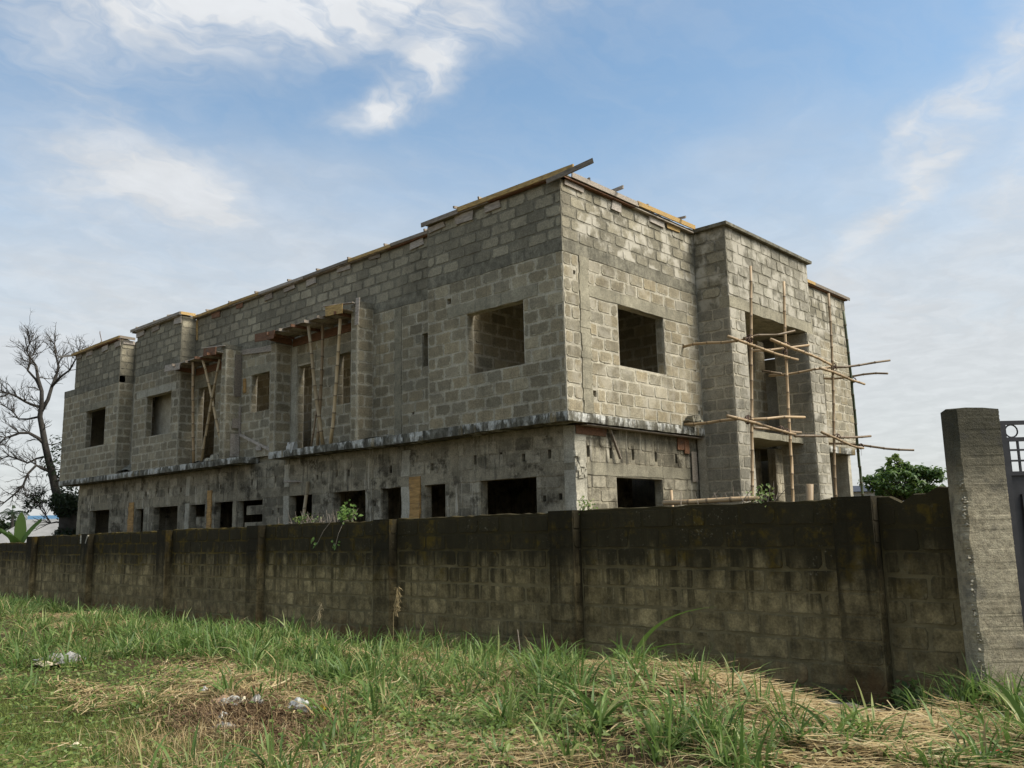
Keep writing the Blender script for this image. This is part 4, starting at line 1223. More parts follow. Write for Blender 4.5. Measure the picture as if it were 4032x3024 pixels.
# boards left on the panel between the piers
GB = 'loose boards on the wall between the canopies'
def board(p0, p1, w, m, label, up=(0, 1, 0), rag=.02):
    MB().plank(p0, p1, w, .026, up, rag).build('nailed_board', m, None, label=label, cat='board', group=GB)
board((.36, 12.03, 2.90), (.37, 12.03, 1.74), .20, 'timber_grey', 'long dark upright board nailed to the pier between the canopies', (1, 0, 0))
board((.455, 11.83, 2.22), (.455, 11.81, 1.84), .13, 'timber_orange', 'short orange board beside the long upright board')
board((.44, 12.02, 1.48), (.44, 11.99, .70), .07, 'timber_pale', 'thin pale batten standing below the long upright board')
board((.35, 12.03, 1.12), (.34, 12.03, .86), .22, 'timber_pale', 'short pale board crossing the thin batten', (1, 0, 0))
board((.32, 12.025, .68), (.33, 12.03, .06), .26, 'timber_pale', 'wide pale board at the foot of the pier', (1, 0, 0))
board((.44, 12.0, .68), (.44, 10.45, .14), .075, 'timber_pale', 'pale batten slanting down across the wall below the small window', (0, 0, 1))
board((.45, 11.14, .24), (.45, 10.86, .22), .13, 'timber_pale', 'little pale offcut on the slanting batten', (0, 0, 1))
board((.45, 12.0, 2.99), (.44, 10.45, 2.86), .15, 'timber_grey', 'grey board nailed level over the small window', (0, 0, 1))
mb = MB()
for i in range(26):
    a = random.uniform(12.35, 13.1)
    r_ = random.uniform(.02, .05)
    mb.box(.06+random.uniform(-.06, .06)-r_, .08+random.uniform(-.04, .06)+r_, a-r_, a+r_, .0, random.uniform(.04, .15), .012)
mb.build('cement_rubble', 'concrete_pale', None, label='white cement rubble heaped on the slab below the smaller canopy', cat='rubble')
mb = MB()
for i in range(14):
    a = random.uniform(8.75, 9.05)
    r_ = random.uniform(.03, .06)
    mb.box(.08-r_, .12+r_, a-r_, a+r_, .0, random.uniform(.04, .2), .02)
mb.build('cement_bag', 'plastic_white', None, label='crumpled white cement bag on the slab beside the pale column', cat='bag')
mb = MB()
for i in range(16):
    r_ = random.uniform(.03, .07)
    a, b = random.uniform(-.12, .14), random.uniform(-.16, .0)
    mb.box(4.12+a-r_, 4.12+a+r_, -.10+b*.4-r_, -.02, .085, .1+random.uniform(.02, .13), .02)
mb.box(3.86, 4.3, -.16, .0, .085, .105, .01)
mb.build('mortar_heap', 'concrete_grey', None, label='dark mortar heap on a board where the scaffold meets the wall', cat='rubble')
# ------------------------------------------------------------------ trees and plants beyond the wall
def leaves_mesh(name, P, Nrm, L, Wd, m, parent=None, label=None, cat=None, kind=None, group=None, fold=.18):
    """one small folded leaf (two triangles a side) for each point"""
    P, Nrm = np.asarray(P, float), np.asarray(Nrm, float)
    n = len(P)
    Nrm = Nrm/np.linalg.norm(Nrm, axis=1)[:, None]
    ref = rng.normal(size=(n, 3))
    A = np.cross(Nrm, ref)
    A /= np.linalg.norm(A, axis=1)[:, None]
    B = np.cross(Nrm, A)
    L = np.broadcast_to(L, (n,))[:, None]
    Wd = np.broadcast_to(Wd, (n,))[:, None]
    base = P-A*L*.5
    tip = P+A*L*.5-Nrm*L*.12
    l = P+B*Wd*.5+Nrm*Wd*fold
    r = P-B*Wd*.5+Nrm*Wd*fold
    v = np.stack([base, r, tip, l], 1).reshape(-1, 3)
    i = np.arange(n)[:, None]*4
    f = np.concatenate([i+np.array([[0, 1, 2]]), i+np.array([[0, 2, 3]])], 1).reshape(-1, 3)
    return fastmesh(name, v, f, np.repeat(rng.random(n), 4), m, parent, label, cat, kind, group)
def fastmesh(name, v, f, att, m, parent=None, label=None, cat=None, kind=None, group=None, smooth=False):
    if parent is None:
        org = np.array(((v[:, 0].min()+v[:, 0].max())/2, (v[:, 1].min()+v[:, 1].max())/2, v[:, 2].min()))
    else: org = rootloc(parent)-np.array((0, 0, ZO))
    me = bpy.data.meshes.new(name)
    k = f.shape[1]
    me.vertices.add(len(v))
    me.vertices.foreach_set('co', (v-org).astype(np.float32).ravel())
    me.loops.add(f.size)
    me.loops.foreach_set('vertex_index', f.astype(np.int32).ravel())
    me.polygons.add(len(f))
    me.polygons.foreach_set('loop_start', np.arange(0, f.size, k, dtype=np.int32))
    me.polygons.foreach_set('loop_total', np.full(len(f), k, dtype=np.int32))
    a = me.attributes.new('rnd', 'FLOAT', 'POINT')
    a.data.foreach_set('value', att.astype(np.float32))
    if smooth: me.polygons.foreach_set('use_smooth', np.ones(len(f), bool))
    me.materials.append(MATS[m])
    me.update(calc_edges=True)
    o = bpy.data.objects.new(name, me)
    COL.objects.link(o)
    if parent is None: o.location = (org[0], org[1], org[2]+ZO)
    else: o.parent = parent
    return tag(o, label, cat, group, kind)

def pix(u, v, D):     # survey: a photo sight line (2212 px wide) followed to depth D
    u, v = u/.5486, v/.5486
    return CP+D*(_f+(u-2016)/(FPX*4032)*_r-(v-1512)/(FPX*4032)*_u)
def bare_tree():
    root = empty('bare_tree', tuple(pix(150, 1160, 34)[:2])+(-3.75,), 'leafless grey tree with tangled twigs left of the house', 'tree')
    mb = MB()
    rr = random.Random(5)
    def limb(pp, r0, r1, D=34., dep=0.):
        n = len(pp)
        pts = [pix(u, v, D+dep*i/(n-1)) for i, (u, v) in enumerate(pp)]
        # smooth with midpoints
        q = [pts[0]]
        for a, b in zip(pts[:-1], pts[1:]):
            q += [(a+b)/2+np.array([rr.uniform(-.06, .06) for _ in range(3)]), b]
        mb.tube(q, list(np.linspace(r0, r1, len(q))), 7)
        return q
    def twig(p, dirv, L, r, lvl):
        p = np.array(p)
        dirv = dirv/np.linalg.norm(dirv)
        pts, cur = [p], dirv
        k = 5
        for i in range(k):
            cur = cur+np.array([rr.uniform(-.32, .32), rr.uniform(-.32, .32), rr.uniform(-.26, .30)])
            cur /= np.linalg.norm(cur)
            pts.append(pts[-1]+cur*L/k)
        mb.tube(pts, list(np.linspace(r, r*.35, k+1)), 4 if lvl else 5, False)
        if lvl < 3:
            for j in range(rr.choice((2, 3, 3, 4)) if lvl else 4):
                i = rr.randint(1, k)
                dd = pts[i]-pts[i-1]
                dd = dd/np.linalg.norm(dd)+np.array([rr.uniform(-.9, .9), rr.uniform(-.9, .9), rr.uniform(-.5, .8)])
                twig(pts[i], dd, L*rr.uniform(.45, .7), r*.55, lvl+1)
    tr = limb([(152, 1290), (150, 1160), (132, 1095), (112, 1020), (97, 960), (86, 900), (90, 845), (78, 790)], .22, .05)
    arms = [([(97, 960), (62, 935), (25, 942), (2, 955)], .10, .03), ([(88, 880), (55, 868), (20, 850), (0, 858)], .08, .025), ([(88, 890), (112, 835), (126, 790), (118, 745)], .11, .03),
            ([(112, 835), (150, 800), (172, 760)], .07, .02), ([(90, 845), (60, 800), (64, 772), (75, 758)], .07, .02), ([(112, 1020), (78, 1005), (50, 1048), (10, 1085)], .09, .03),
            ([(104, 985), (60, 1000), (20, 985), (-10, 1000)], .06, .02), ([(86, 900), (40, 905), (15, 880)], .06, .02), ([(78, 790), (58, 760), (62, 730)], .05, .015), ([(120, 1050), (140, 1010), (160, 960)], .06, .02),
            ([(126, 1075), (98, 1085), (60, 1075)], .05, .015), ([(140, 1130), (110, 1130), (88, 1100), (80, 1075)], .05, .015)]
    for pp, r0, r1 in arms:
        q = limb(pp, r0*.75, r1*.8, 34, rr.uniform(-1.2, 1.2))
        for i in range(2, len(q)):
            for _ in range(5):
                dd = q[i]-q[i-1]
                dd = dd/np.linalg.norm(dd)+np.array([rr.uniform(-.9, .9), rr.uniform(-.9, .9), rr.uniform(-.3, .9)])
                twig(q[i], dd, rr.uniform(.35, .8), max(.017, r1*.6), 1)
    for i in range(8, len(tr)):
        for _ in range(2):
            twig(tr[i], np.array([rr.uniform(-1, 1), rr.uniform(-1, 1), rr.uniform(0, 1)]), rr.uniform(.4, .8), .025, 1)
    mb.build('branches', 'bark', root, smooth=True)
    st = MB()
    st.tube([pix(152, 1300, 33.6), pix(150, 1150, 33.6), pix(146, 1100, 33.6), pix(140, 1068, 33.6)], [.42, .38, .30, .16], 9)
    st.build('stump', 'bark_dark', root, smooth=True)
    P, Nn = [], []
    for i in range(3800):
        k = rr.random()
        c = pix(141+16*k*rr.uniform(.5, 1), 1070+110*k, 33.6)
        a = rr.uniform(0, 6.28)
        R = rr.uniform(.32, .60)*(.75+.4*math.sin(k*9))
        o = np.array((math.cos(a)*R, math.sin(a)*R, rr.uniform(-.1, .1)))
        P.append(c+o)
        Nn.append(o+np.array([rr.uniform(-.3, .3) for _ in range(3)]))
    leaves_mesh('ivy', P, Nn, rng.uniform(.07, .14, len(P)), rng.uniform(.06, .11, len(P)), 'ivy_leaf', root)
    P, Nn = [], []
    for u, v, k, R in ((128, 965, 130, .45), (126, 1010, 170, .5), (80, 1072, 150, .4), (98, 1000, 60, .3), (60, 1090, 80, .3), (150, 1055, 260, .6)):
        c = pix(u, v, 34)
        for i in range(k):
            o = np.array([rr.gauss(0, R*.5) for _ in range(3)])
            P.append(c+o)
            Nn.append(o+np.array((0, 0, .3)))
    leaves_mesh('leaves', P, Nn, rng.uniform(.10, .2, len(P)), rng.uniform(.05, .09, len(P)), 'ivy_leaf', root)
bare_tree()

def leafy_tree(name, base, crown, R, label, cat, nclump, m='tree_leaf', L=.17, trunk_r=.14, per=70, group=None):
    root = empty(name, base, label, cat, group)
    rr = random.Random(int(base[0]*100))
    mb = MB()
    base, crown = np.array(base, float), np.array(crown, float)
    mb.tube([base, base*.6+crown*.4+np.array((.1, 0, 0)), crown], [trunk_r, trunk_r*.7, trunk_r*.3], 7)
    P, Nn = [], []
    for c in range(nclump):
        dv = np.array([rr.gauss(0, 1) for _ in range(3)])
        dv /= np.linalg.norm(dv)
        q = crown+dv*np.array(R)*rr.uniform(.35, 1.0)**.6
        mid = (crown*.7+base*.3+q)/2
        mb.tube([crown*.8+base*.2, mid, q], [trunk_r*.3, trunk_r*.18, .012], 4, False)
        cr = rr.uniform(.20, .38)*min(R)
        for i in range(per):
            o = np.array([rr.gauss(0, cr*.55) for _ in range(3)])*np.array((1, 1, .7))
            P.append(q+o)
            Nn.append(o+np.array((0, 0, cr*.8))+np.array([rr.uniform(-.1, .1) for _ in range(3)]))
    mb.build('trunk', 'bark_dark', root, smooth=True)
    leaves_mesh('crown', P, Nn, rng.uniform(L*.6, L*1.3, len(P)), rng.uniform(L*.35, L*.6, len(P)), m, root)
    return root
c0 = pix(1955, 1040, 30)
leafy_tree('leafy_tree', (c0[0], c0[1], -3.75), c0, (1.35, 1.35, .6), 'round green tree with glossy leaf clumps behind the boundary wall near the gate', 'tree', 85, L=.19, per=42)
c1 = pix(1935, 1000, 30.4)
leafy_tree('young_tree', (c1[0], c1[1], -3.75), c1, (.26, .26, .38), 'slender pale green sapling rising above the round tree', 'tree', 16, 'weed_leaf', .13, .05, 34)

def frond_plant(name, base, top, nf, L, label, cat, lw=.05):
    root = empty(name, base, label, cat)
    MB().tube([base, (np.array(base)+np.array(top))/2+np.array((.1, 0, 0)), top], [.17, .13, .12], 7).build('trunk', 'bark', root, smooth=True)
    rr = random.Random(3)
    for k in range(nf):
        a = k*6.28/nf+rr.uniform(-.2, .2)
        upk = rr.uniform(.1, .9)
        pts = []
        for i in range(9):
            s_ = i/8
            pts.append(np.array(top)+np.array((math.cos(a)*L*s_*(1-.15*s_), math.sin(a)*L*s_*(1-.15*s_), L*(upk*s_-.95*s_*s_))))
        mb = MB()
        mb.tube(pts, list(np.linspace(.025, .008, 9)), 4, False)
        for i in range(1, 9):
            for j in range(5):
                c = pts[i-1]+(pts[i]-pts[i-1])*j/5
                tdir = pts[i]-pts[i-1]
                side = np.cross(tdir, (0, 0, 1.))
                side /= np.linalg.norm(side)
                for sg in (-1, 1):
                    e = c+side*sg*L*.17*math.sin(math.pi*min(1, (i-1+j/5)/8*.9+.1))+np.array((0, 0, -L*.09))+tdir*.6
                    mb.add([c, c+tdir*.12, e], [(0, 1, 2)])
        mb.build('frond', 'ivy_leaf', root)
    return root
b = pix(27, 1108, 75)
frond_plant('palm_tree', (b[0], b[1], -3.75), tuple(b), 13, 2.1, 'palm tree with drooping fronds behind the pale roof', 'palm')
# far green mass at the left edge
P = []
for i in range(1500):
    k = rng.random()
    c = pix(-60+k*115, 1138-10*math.sin(k*7)**2, 95)
    P.append(c+rng.normal(size=3)*np.array((1.2, 1.2, .8))+np.array((0, 0, -1.3)))
leaves_mesh('distant_trees', P, rng.normal(size=(len(P), 3))+np.array((0, 0, .8)), .7, .5, 'ivy_leaf', None, 'low dark band of distant trees at the left edge', 'trees', 'stuff')
# banana plants
def banana(base, leaves, label):
    root = empty('banana_plant', base, label, 'plant')
    MB().tube([base, np.array(base)+np.array((0, 0, 1.5))], [.10, .07], 8).build('stem', 'weed_leaf', root, smooth=True)
    for (a, h, L, w, lean) in leaves:
        mb = MB()
        n = 12
        vs, fs = [], []
        dirh = np.array((math.cos(a), math.sin(a), 0))
        side = np.array((-math.sin(a), math.cos(a), 0))
        # leaves turn their blade towards the road
        side = side*.45+np.array((_r[0], _r[1], 0))*.75*(1 if side@_r > 0 else -1)
        side /= np.linalg.norm(side)
        for i in range(n+1):
            s_ = i/n
            c = np.array(base)+np.array((0, 0, 1.35))+dirh*L*lean*s_*s_+np.array((0, 0, h*(s_-.18*lean*s_*s_)))
            ww = w*(math.sin(math.pi*min(1, s_*.93+.07))**.6)*(1+random.uniform(-.08, .08))
            dn = np.array((0, 0, -.06))
            vs += [c-side*ww+dn*2, c, c+side*ww+dn*2]
        for i in range(n):
            fs += [(i*3, i*3+1, i*3+4, i*3+3), (i*3+1, i*3+2, i*3+5, i*3+4)]
        mb.add(vs, fs, random.random()).build('leaf', 'bright_leaf', root, 'rnd')
    return root
b = pix(40, 1200, 31)
banana((b[0], b[1], -3.75), [(1.2, 1.50, 1.0, .20, .05), (-.75, 1.25, 1.3, .17, .55), (2.6, .95, 1.2, .16, .6), (3.9, .8, 1.1, .2, .7)], 'banana plant with two broad upright leaves showing over the wall')

# far houses
def corrugated(mb, A, B, C, D, n=40, amp=.05):
    A, B, C, D = (np.array(q, float) for q in (A, B, C, D))
    nrm = np.cross(B-A, D-A)
    nrm /= np.linalg.norm(nrm)
    vs, fs = [], []
    for i in range(n*2+1):
        k = i/(n*2)
        o = nrm*(amp if i % 2 else 0)
        vs += [A+(B-A)*k+o, D+(C-D)*k+o]
    for i in range(n*2): fs.append((i*2, i*2+2, i*2+3, i*2+1))
    mb.add(vs, fs)
hb = pix(70, 1140, 48)
HS = empty('village_house', (hb[0], hb[1], -3.75), 'far house with pale corrugated roof and blue ridge cap', 'house')
e0, e1, r0, r1 = pix(-60, 1185, 44), pix(118, 1182, 44), pix(60, 1122, 49), pix(175, 1118, 49)
e0[2] = e1[2] = -2.45
r0[2] = r1[2] = -.9
mb = MB()
corrugated(mb, e0, e1, r1, r0, 46)
mb.build('roof', 'roof_sheet', HS)
e2 = e1+(r1-e1)*.1+PF*9+PU*1.5
e2[2] = -2.45
mb = MB()
corrugated(mb, e1, e2, r1, r1+np.array((.05, .05, 0)), 20)
mb.build('roof', 'roof_sheet', HS)
MB().plank(e1+np.array((0, 0, .06)), r1+np.array((0, 0, .08)), .32, .03, (0, 0, 1)).build('ridge_cap', 'roof_blue', HS)
MB().plank(r0+np.array((0, 0, .1)), r1+np.array((0, 0, .1)), .25, .06, (0, 0, 1)).build('ridge_cap', 'roof_blue', HS)
mb = MB()
vs = [e0+PF*.4, e1+PF*.4-PU*.3, e1+PF*7-PU*.3, e0+PF*7]
vs = [np.array((q[0], q[1], z)) for z in (-3.8, -2.5) for q in vs]
mb.add(vs, [(0, 1, 5, 4), (1, 2, 6, 5), (2, 3, 7, 6), (3, 0, 4, 7)]).build('wall', 'house_wall', HS)
hb = pix(1850, 1062, 62)
HS2 = empty('dark_roofed_house', (hb[0], hb[1], -3.75), 'far house with dark hipped roof right of the scaffold', 'house')
a = pix(1823, 1063, 60)
ap = pix(1848, 1046, 62)
a[2] = 0.0
ap[2] = .55
q = [a, a+PU*6, a+PU*6+PF*8, a+PF*8]
MB().add([*q, ap+PF*2, ap+PU*4+PF*2], [(0, 1, 5, 4), (1, 2, 5), (2, 3, 4, 5), (3, 0, 4)]).build('roof', 'roof_dark', HS2)
vs = [np.array((p_[0], p_[1], z)) for z in (-3.8, -.02) for p_ in (q[0]+PF*.4+PU*.4, q[1]+PF*.4-PU*.4, q[2]-PF*.4-PU*.4, q[3]-PF*.4+PU*.4)]
MB().add(vs, [(0, 1, 5, 4), (1, 2, 6, 5), (2, 3, 7, 6), (3, 0, 4, 7)]).build('wall', 'house_wall', HS2)

# ------------------------------------------------------------------ plants on the boundary wall
def creeper(name, c, sx, sz, n, L, label, m='bright_leaf', hang=(), dry=0, rise=0.):
    root = empty(name, (c[0], c[1], c[2]), label, 'plant')
    P, Nn = [], []
    mb = MB()
    for s_ in range(max(4, n//16)):
        a = random.uniform(0, 6.28)
        e = np.array(c)+np.array((random.uniform(-.12, .15), random.gauss(0, sx), abs(random.gauss(0, sz))+.04))
        pts = [np.array(c)+np.array((0, random.uniform(-.1, .1), 0)), (np.array(c)+e)/2+np.array((0, 0, .06)), e]
        mb.tube(pts, [.007, .005, .003], 4, False)
        for i in range(16):
            k = random.uniform(.3, 1.1)
            P.append(pts[0]*(1-k)+e*k+np.array([random.gauss(0, .06) for _ in range(3)])+np.array((0, 0, .03)))
            Nn.append((random.gauss(-.5, .5), random.gauss(-.4, .5), random.uniform(.3, 1)))
    for pts in hang:
        mb.tube(pts, [.006]*len(pts), 4, False)
        for i in range(9):
            P.append(np.array(pts[-1])+np.array([random.gauss(0, .05) for _ in range(3)])-np.array((.03, 0, 0)))
            Nn.append((-1, random.gauss(-.3, .4), random.uniform(.1, .8)))
    for i in range(dry):
        e = np.array(c)+np.array((random.uniform(-.1, .1), random.uniform(-.2, 1.3), .0))
        mb.tube([e, e+np.array((random.uniform(-.06, .1), random.uniform(-.25, .25), random.uniform(.05, .25)))], [.006, .003], 4, False)
    mb.build('stem', 'timber_grey', root, kind='stuff')
    leaves_mesh('leaf', P, Nn, rng.uniform(L*.7, L*1.3, len(P)), rng.uniform(L*.5, L*.9, len(P)), m, root)['kind'] = 'stuff'
ft = ftop(3)
creeper('wall_creeper', (FX0+.1, 3.45, ft+.01), .13, .14, 150, .075, 'bright green creeper growing over the wall top with trailing stems', hang=[[(FX0, 3.75, ft+.02), (FX0-.06, 3.9, ft-.15), (FX0-.09, 4.05, ft-.38)], [(FX0, 3.35, ft+.02), (FX0-.07, 3.42, ft-.2), (FX0-.08, 3.5, ft-.42)]], dry=46)
creeper('small_creeper', (FX0+.1, 4.8, ft+.01), .2, .05, 40, .07, 'small pale sprigs left of the creeper on the wall top', 'weed_leaf', dry=8)
creeper('wall_weed', (FX0+.1, -4.85, ftop(-4.8)+.01), .10, .02, 50, .05, 'low green weed on the wall top beside the lying bamboo', 'weed_leaf', dry=22)
creeper('wall_sprig', (FX0+.1, -2.15, ftop(-2)+.01), .05, .01, 16, .045, 'tiny green sprig on the wall top below the house corner', 'weed_leaf')
creeper('wall_foot_weed', (FX0-.25, -6.42, float(gz(FX0-.25, -6.42))), .11, .07, 130, .07, 'small leafy weed at the foot of the wall near the gate post', 'weed_leaf')
# ------------------------------------------------------------------ the verge: grass, weeds, straw
def inview(x, y, margin=1.6):
    """keeps what lies on the stretch of verge the picture is taken from"""
    d = np.stack([x-CP[0], y-CP[1], gz(x, y)-CP[2]], -1)
    z = d@_f
    u = (d@_r)/np.maximum(z, .1)*FPX
    lim = .5+margin/np.maximum(z, 1.)*FPX
    return (z > 3.6) & (np.abs(u) < lim)
def blades(name, x, y, h, w, az, bend, m, label, cat, segs=4, parent=None, kind='stuff', z0=None, droop=.5):
    n = len(x)
    z = gz(x, y)-.01 if z0 is None else z0
    s_ = np.linspace(0, 1, segs+1)
    dirx, diry = np.cos(az), np.sin(az)
    tw = az+rng.normal(0, .6, n)+math.pi/2
    wx, wy = np.cos(tw), np.sin(tw)
    V = np.zeros((n, 2*segs+1, 3))
    for i, k in enumerate(s_):
        hor = bend*h*(k**1.8)
        ver = h*(k-droop*bend*k**2.4)
        cx_, cy_, cz_ = x+dirx*hor, y+diry*hor, z+ver
        ww = w*.5*(1-k**2.2)*(.65+.7*k if k < .5 else 1.)
        if i < segs:
            V[:, 2*i] = np.stack([cx_-wx*ww, cy_-wy*ww, cz_], -1)
            V[:, 2*i+1] = np.stack([cx_+wx*ww, cy_+wy*ww, cz_], -1)
        else: V[:, 2*segs] = np.stack([cx_, cy_, cz_], -1)
    base = np.arange(n)[:, None]*(2*segs+1)
    F = []
    for i in range(segs-1):
        F += [[2*i, 2*i+1, 2*i+3], [2*i, 2*i+3, 2*i+2]]
    F.append([2*segs-2, 2*segs-1, 2*segs])
    f = (base[:, None, :]+np.array(F)[None]).reshape(-1, 3)
    return fastmesh(name, V.reshape(-1, 3), f, np.repeat(rng.random(n), 2*segs+1), m, parent, label, cat, kind)
def scatter(n, x0, x1, y0, y1):
    x, y = rng.uniform(x0, x1, n), rng.uniform(y0, y1, n)
    k = inview(x, y)
    return x[k], y[k]
def gauss(n, cx_, cy_, sx, sy, ang=0):
    a, b = rng.normal(0, sx, n), rng.normal(0, sy, n)
    c, s_ = math.cos(ang), math.sin(ang)
    x, y = cx_+a*c-b*s_, cy_+a*s_+b*c
    k = x < FX0-.1
    return x[k], y[k]
LAWN = lambda x, y: np.exp(-(((x+9.0)/1.5)**2+((y+.9)/2.6)**2))
STRAW = lambda x, y: np.clip(np.exp(-(((x+5.0)/.8)**2+((y+6.1)/1.05)**2))*1.2+np.exp(-(((x+4.3)/.6)**2+((y+4.2)/1.2)**2))*.5, 0, 1)
HEAP = lambda x, y: np.exp(-(((x+7.85)/.42)**2+((y+2.75)/.75)**2))
FIELD = lambda x, y: .5+.5*np.tanh(3.2*lump(x, y, .95, 2, 11)+.15)

# tall broad bladed grass, in tufts
cx_, cy_ = scatter(3000, -10.2, FX0-.55, -9.2, 24)
keep = rng.random(len(cx_)) < np.clip(.03+.85*FIELD(cx_, cy_)**2.2, 0, 1)*np.clip(1.25-np.hypot(cx_+4.5, (cy_-10)*.5)/2.5*0-.75*np.exp(-(((cx_+5.)/2.2)**2+((cy_-9.5)/4)**2)), 0, 1)*(1-.65*STRAW(cx_, cy_))*(1-LAWN(cx_, cy_))*(1-HEAP(cx_, cy_))
cx_, cy_ = cx_[keep], cy_[keep]
ex = [(-5.5, 4.3, 40, .9), (-5.4, 3.2, 34, .7), (-5.9, 2.4, 26, .7), (-5.0, -4.0, 20, .8), (-6.2, -4.4, 22, .8), (-6.0, -1.2, 24, .7), (-5.2, .6, 24, .9), (-6.3, -6.4, 8, .5), (-6.9, -5.6, 10, .6), (-5.7, -7.7, 9, .35), (-3.0, -7.15, 9, .25), (-3.2, -5.7, 6, .2)]
for a, b_, n, sp in ex:
    q = gauss(n, a, b_, sp*.45, sp)
    cx_, cy_ = np.concatenate([cx_, q[0]]), np.concatenate([cy_, q[1]])
X, Y, Hh, Wd, Az, Bd = [], [], [], [], [], []
for a, b_ in zip(cx_, cy_):
    n = int(rng.integers(10, 34))
    big = rng.uniform(.5, 1.2)
    rr_ = np.abs(rng.normal(0, .075, n))
    aa = rng.uniform(0, 6.28, n)
    X.append(a+np.cos(aa)*rr_); Y.append(b_+np.sin(aa)*rr_)
    Hh.append(rng.uniform(.12, .54, n)*big); Wd.append(rng.uniform(.011, .030, n)*(.65+.4*big))
    Az.append(aa+rng.normal(0, .5, n)); Bd.append(np.abs(rng.normal(.62, .38, n))+rr_*2)
X, Y, Hh, Wd, Az, Bd = map(np.concatenate, (X, Y, Hh, Wd, Az, Bd))
k = X < FX0-.06
dry = k & (rng.random(len(X)) < .10)
k = k & ~dry
blades('dead_grass', X[dry], Y[dry], Hh[dry]*.9, Wd[dry]*.7, Az[dry], np.clip(Bd[dry]*1.3, .3, 1.4), 'straw', 'withered yellow blades standing among the green tufts', 'grass', 4)
blades('tall_grass', X[k], Y[k], Hh[k], Wd[k], Az[k], np.clip(Bd[k], .1, 1.3), 'grass_blade', 'tufts of broad green grass blades all over the verge', 'grass', 4)
# mixed short grass everywhere
x, y = scatter(150000, -10.6, FX0-.05, -9.4, 26)
dist = np.hypot(x-CP[0], y-CP[1])
k = rng.random(len(x)) < np.clip((9.5/dist)**1.3, .12, 1)*(1-.93*STRAW(x, y))*(1-.85*HEAP(x, y))*np.clip(.15+.75*FIELD(y*.7, x), 0, 1)*sm(0, .6, FX0-x)
x, y = x[k], y[k]
n = len(x)
blades('short_grass', x, y, rng.uniform(.03, .13, n), rng.uniform(.004, .010, n), rng.uniform(0, 6.28, n), np.abs(rng.normal(.6, .4, n)), 'weed_leaf', 'short green grass between the tufts', 'grass', 3)
# fine lawn patch
x, y = gauss(46000, -9.0, -.9, 1.05, 1.9)
k = inview(x, y, .8)
x, y = x[k], y[k]
n = len(x)
blades('lawn_grass', x, y, rng.uniform(.04, .12, n), rng.uniform(.003, .006, n), rng.normal(2.2, 1.2, n), np.abs(rng.normal(.9, .4, n)), 'lawn_blade', 'patch of fine bright lawn grass at the lower left', 'grass', 3)
# pale seeding grass
x, y = gauss(2800, -7.6, -4.2, .55, 1.5)
q = gauss(1500, -8.5, -3.2, .35, .8)
x, y = np.concatenate([x, q[0]]), np.concatenate([y, q[1]])
n = len(x)
blades('seed_grass', x, y, rng.uniform(.10, .30, n), rng.uniform(.003, .006, n), rng.uniform(0, 6.28, n), np.abs(rng.normal(.7, .35, n)), 'straw', 'thin pale stalks of seeding grass in the foreground', 'grass', 3)
# broad leaved weeds
x, y = scatter(120000, -10.4, FX0-.05, -9.2, 22)
dist = np.hypot(x-CP[0], y-CP[1])
k = rng.random(len(x)) < np.clip((9/dist)**1.2, .10, 1)*(1-.95*STRAW(x, y))*(1-.8*HEAP(x, y))*np.clip(.15+1.1*FIELD(x+5, y-3), 0, 1)*(1-.6*LAWN(x, y))
x, y = x[k], y[k]
n = len(x)
z = gz(x, y)+rng.uniform(.01, .12, n)
Nn = np.stack([rng.normal(-.25, .45, n), rng.normal(-.2, .45, n), np.ones(n)], -1)
leaves_mesh('weeds', np.stack([x, y, z], -1), Nn, rng.uniform(.025, .07, n), rng.uniform(.018, .045, n), 'weed_leaf', None, 'low leafy ground weeds among the grass', 'weeds', 'stuff')
x, y = gauss(520, -7.0, -4.5, .4, .7)
q = gauss(380, -6.3, -5.9, .3, .6)
x, y = np.concatenate([x, q[0]]), np.concatenate([y, q[1]])
n = len(x)
leaves_mesh('leafy_weeds', np.stack([x, y, gz(x, y)+rng.uniform(.03, .17, n)], -1), np.stack([rng.normal(-.4, .4, n), rng.normal(-.35, .4, n), np.ones(n)], -1), rng.uniform(.04, .085, n), rng.uniform(.024, .05, n), 'weed_leaf', None, 'larger broad leaved weeds near the road', 'weeds', 'stuff')
# straw: dry stalks lying flat, swept into mats
def stalks(name, x, y, L, w, az, lift, m, label, cat):
    n = len(x)
    z = gz(x, y)
    V = np.zeros((n, 8, 3))
    sd_ = np.stack([-np.sin(az), np.cos(az)], -1)
    curv = rng.normal(0, .10, n)*L
    for i, k in enumerate((-.5, -.17, .17, .5)):
        px2 = x+np.cos(az)*L*k+sd_[:, 0]*curv*(1-4*k*k)
        py2 = y+np.sin(az)*L*k+sd_[:, 1]*curv*(1-4*k*k)
        px2 = np.minimum(px2, FX0-.02)
        zz = np.maximum(gz(px2, py2)+.006, z+lift*(1+.8*k*rng.uniform(-1, 1, n)))
        ww = w*(.5 if abs(k) < .4 else .32)
        V[:, 2*i] = np.stack([px2-sd_[:, 0]*ww, py2-sd_[:, 1]*ww, zz], -1)
        V[:, 2*i+1] = np.stack([px2+sd_[:, 0]*ww, py2+sd_[:, 1]*ww, zz+ww*rng.uniform(-.6, .9, n)], -1)
    base = np.arange(n)[:, None]*8
    F = np.array([[0, 1, 3, 2], [2, 3, 5, 4], [4, 5, 7, 6]])
    f = (base[:, None, :]+F[None]).reshape(-1, 4)
    return fastmesh(name, V.reshape(-1, 3), f, np.repeat(rng.random(n), 8), m, None, label, cat, 'stuff')
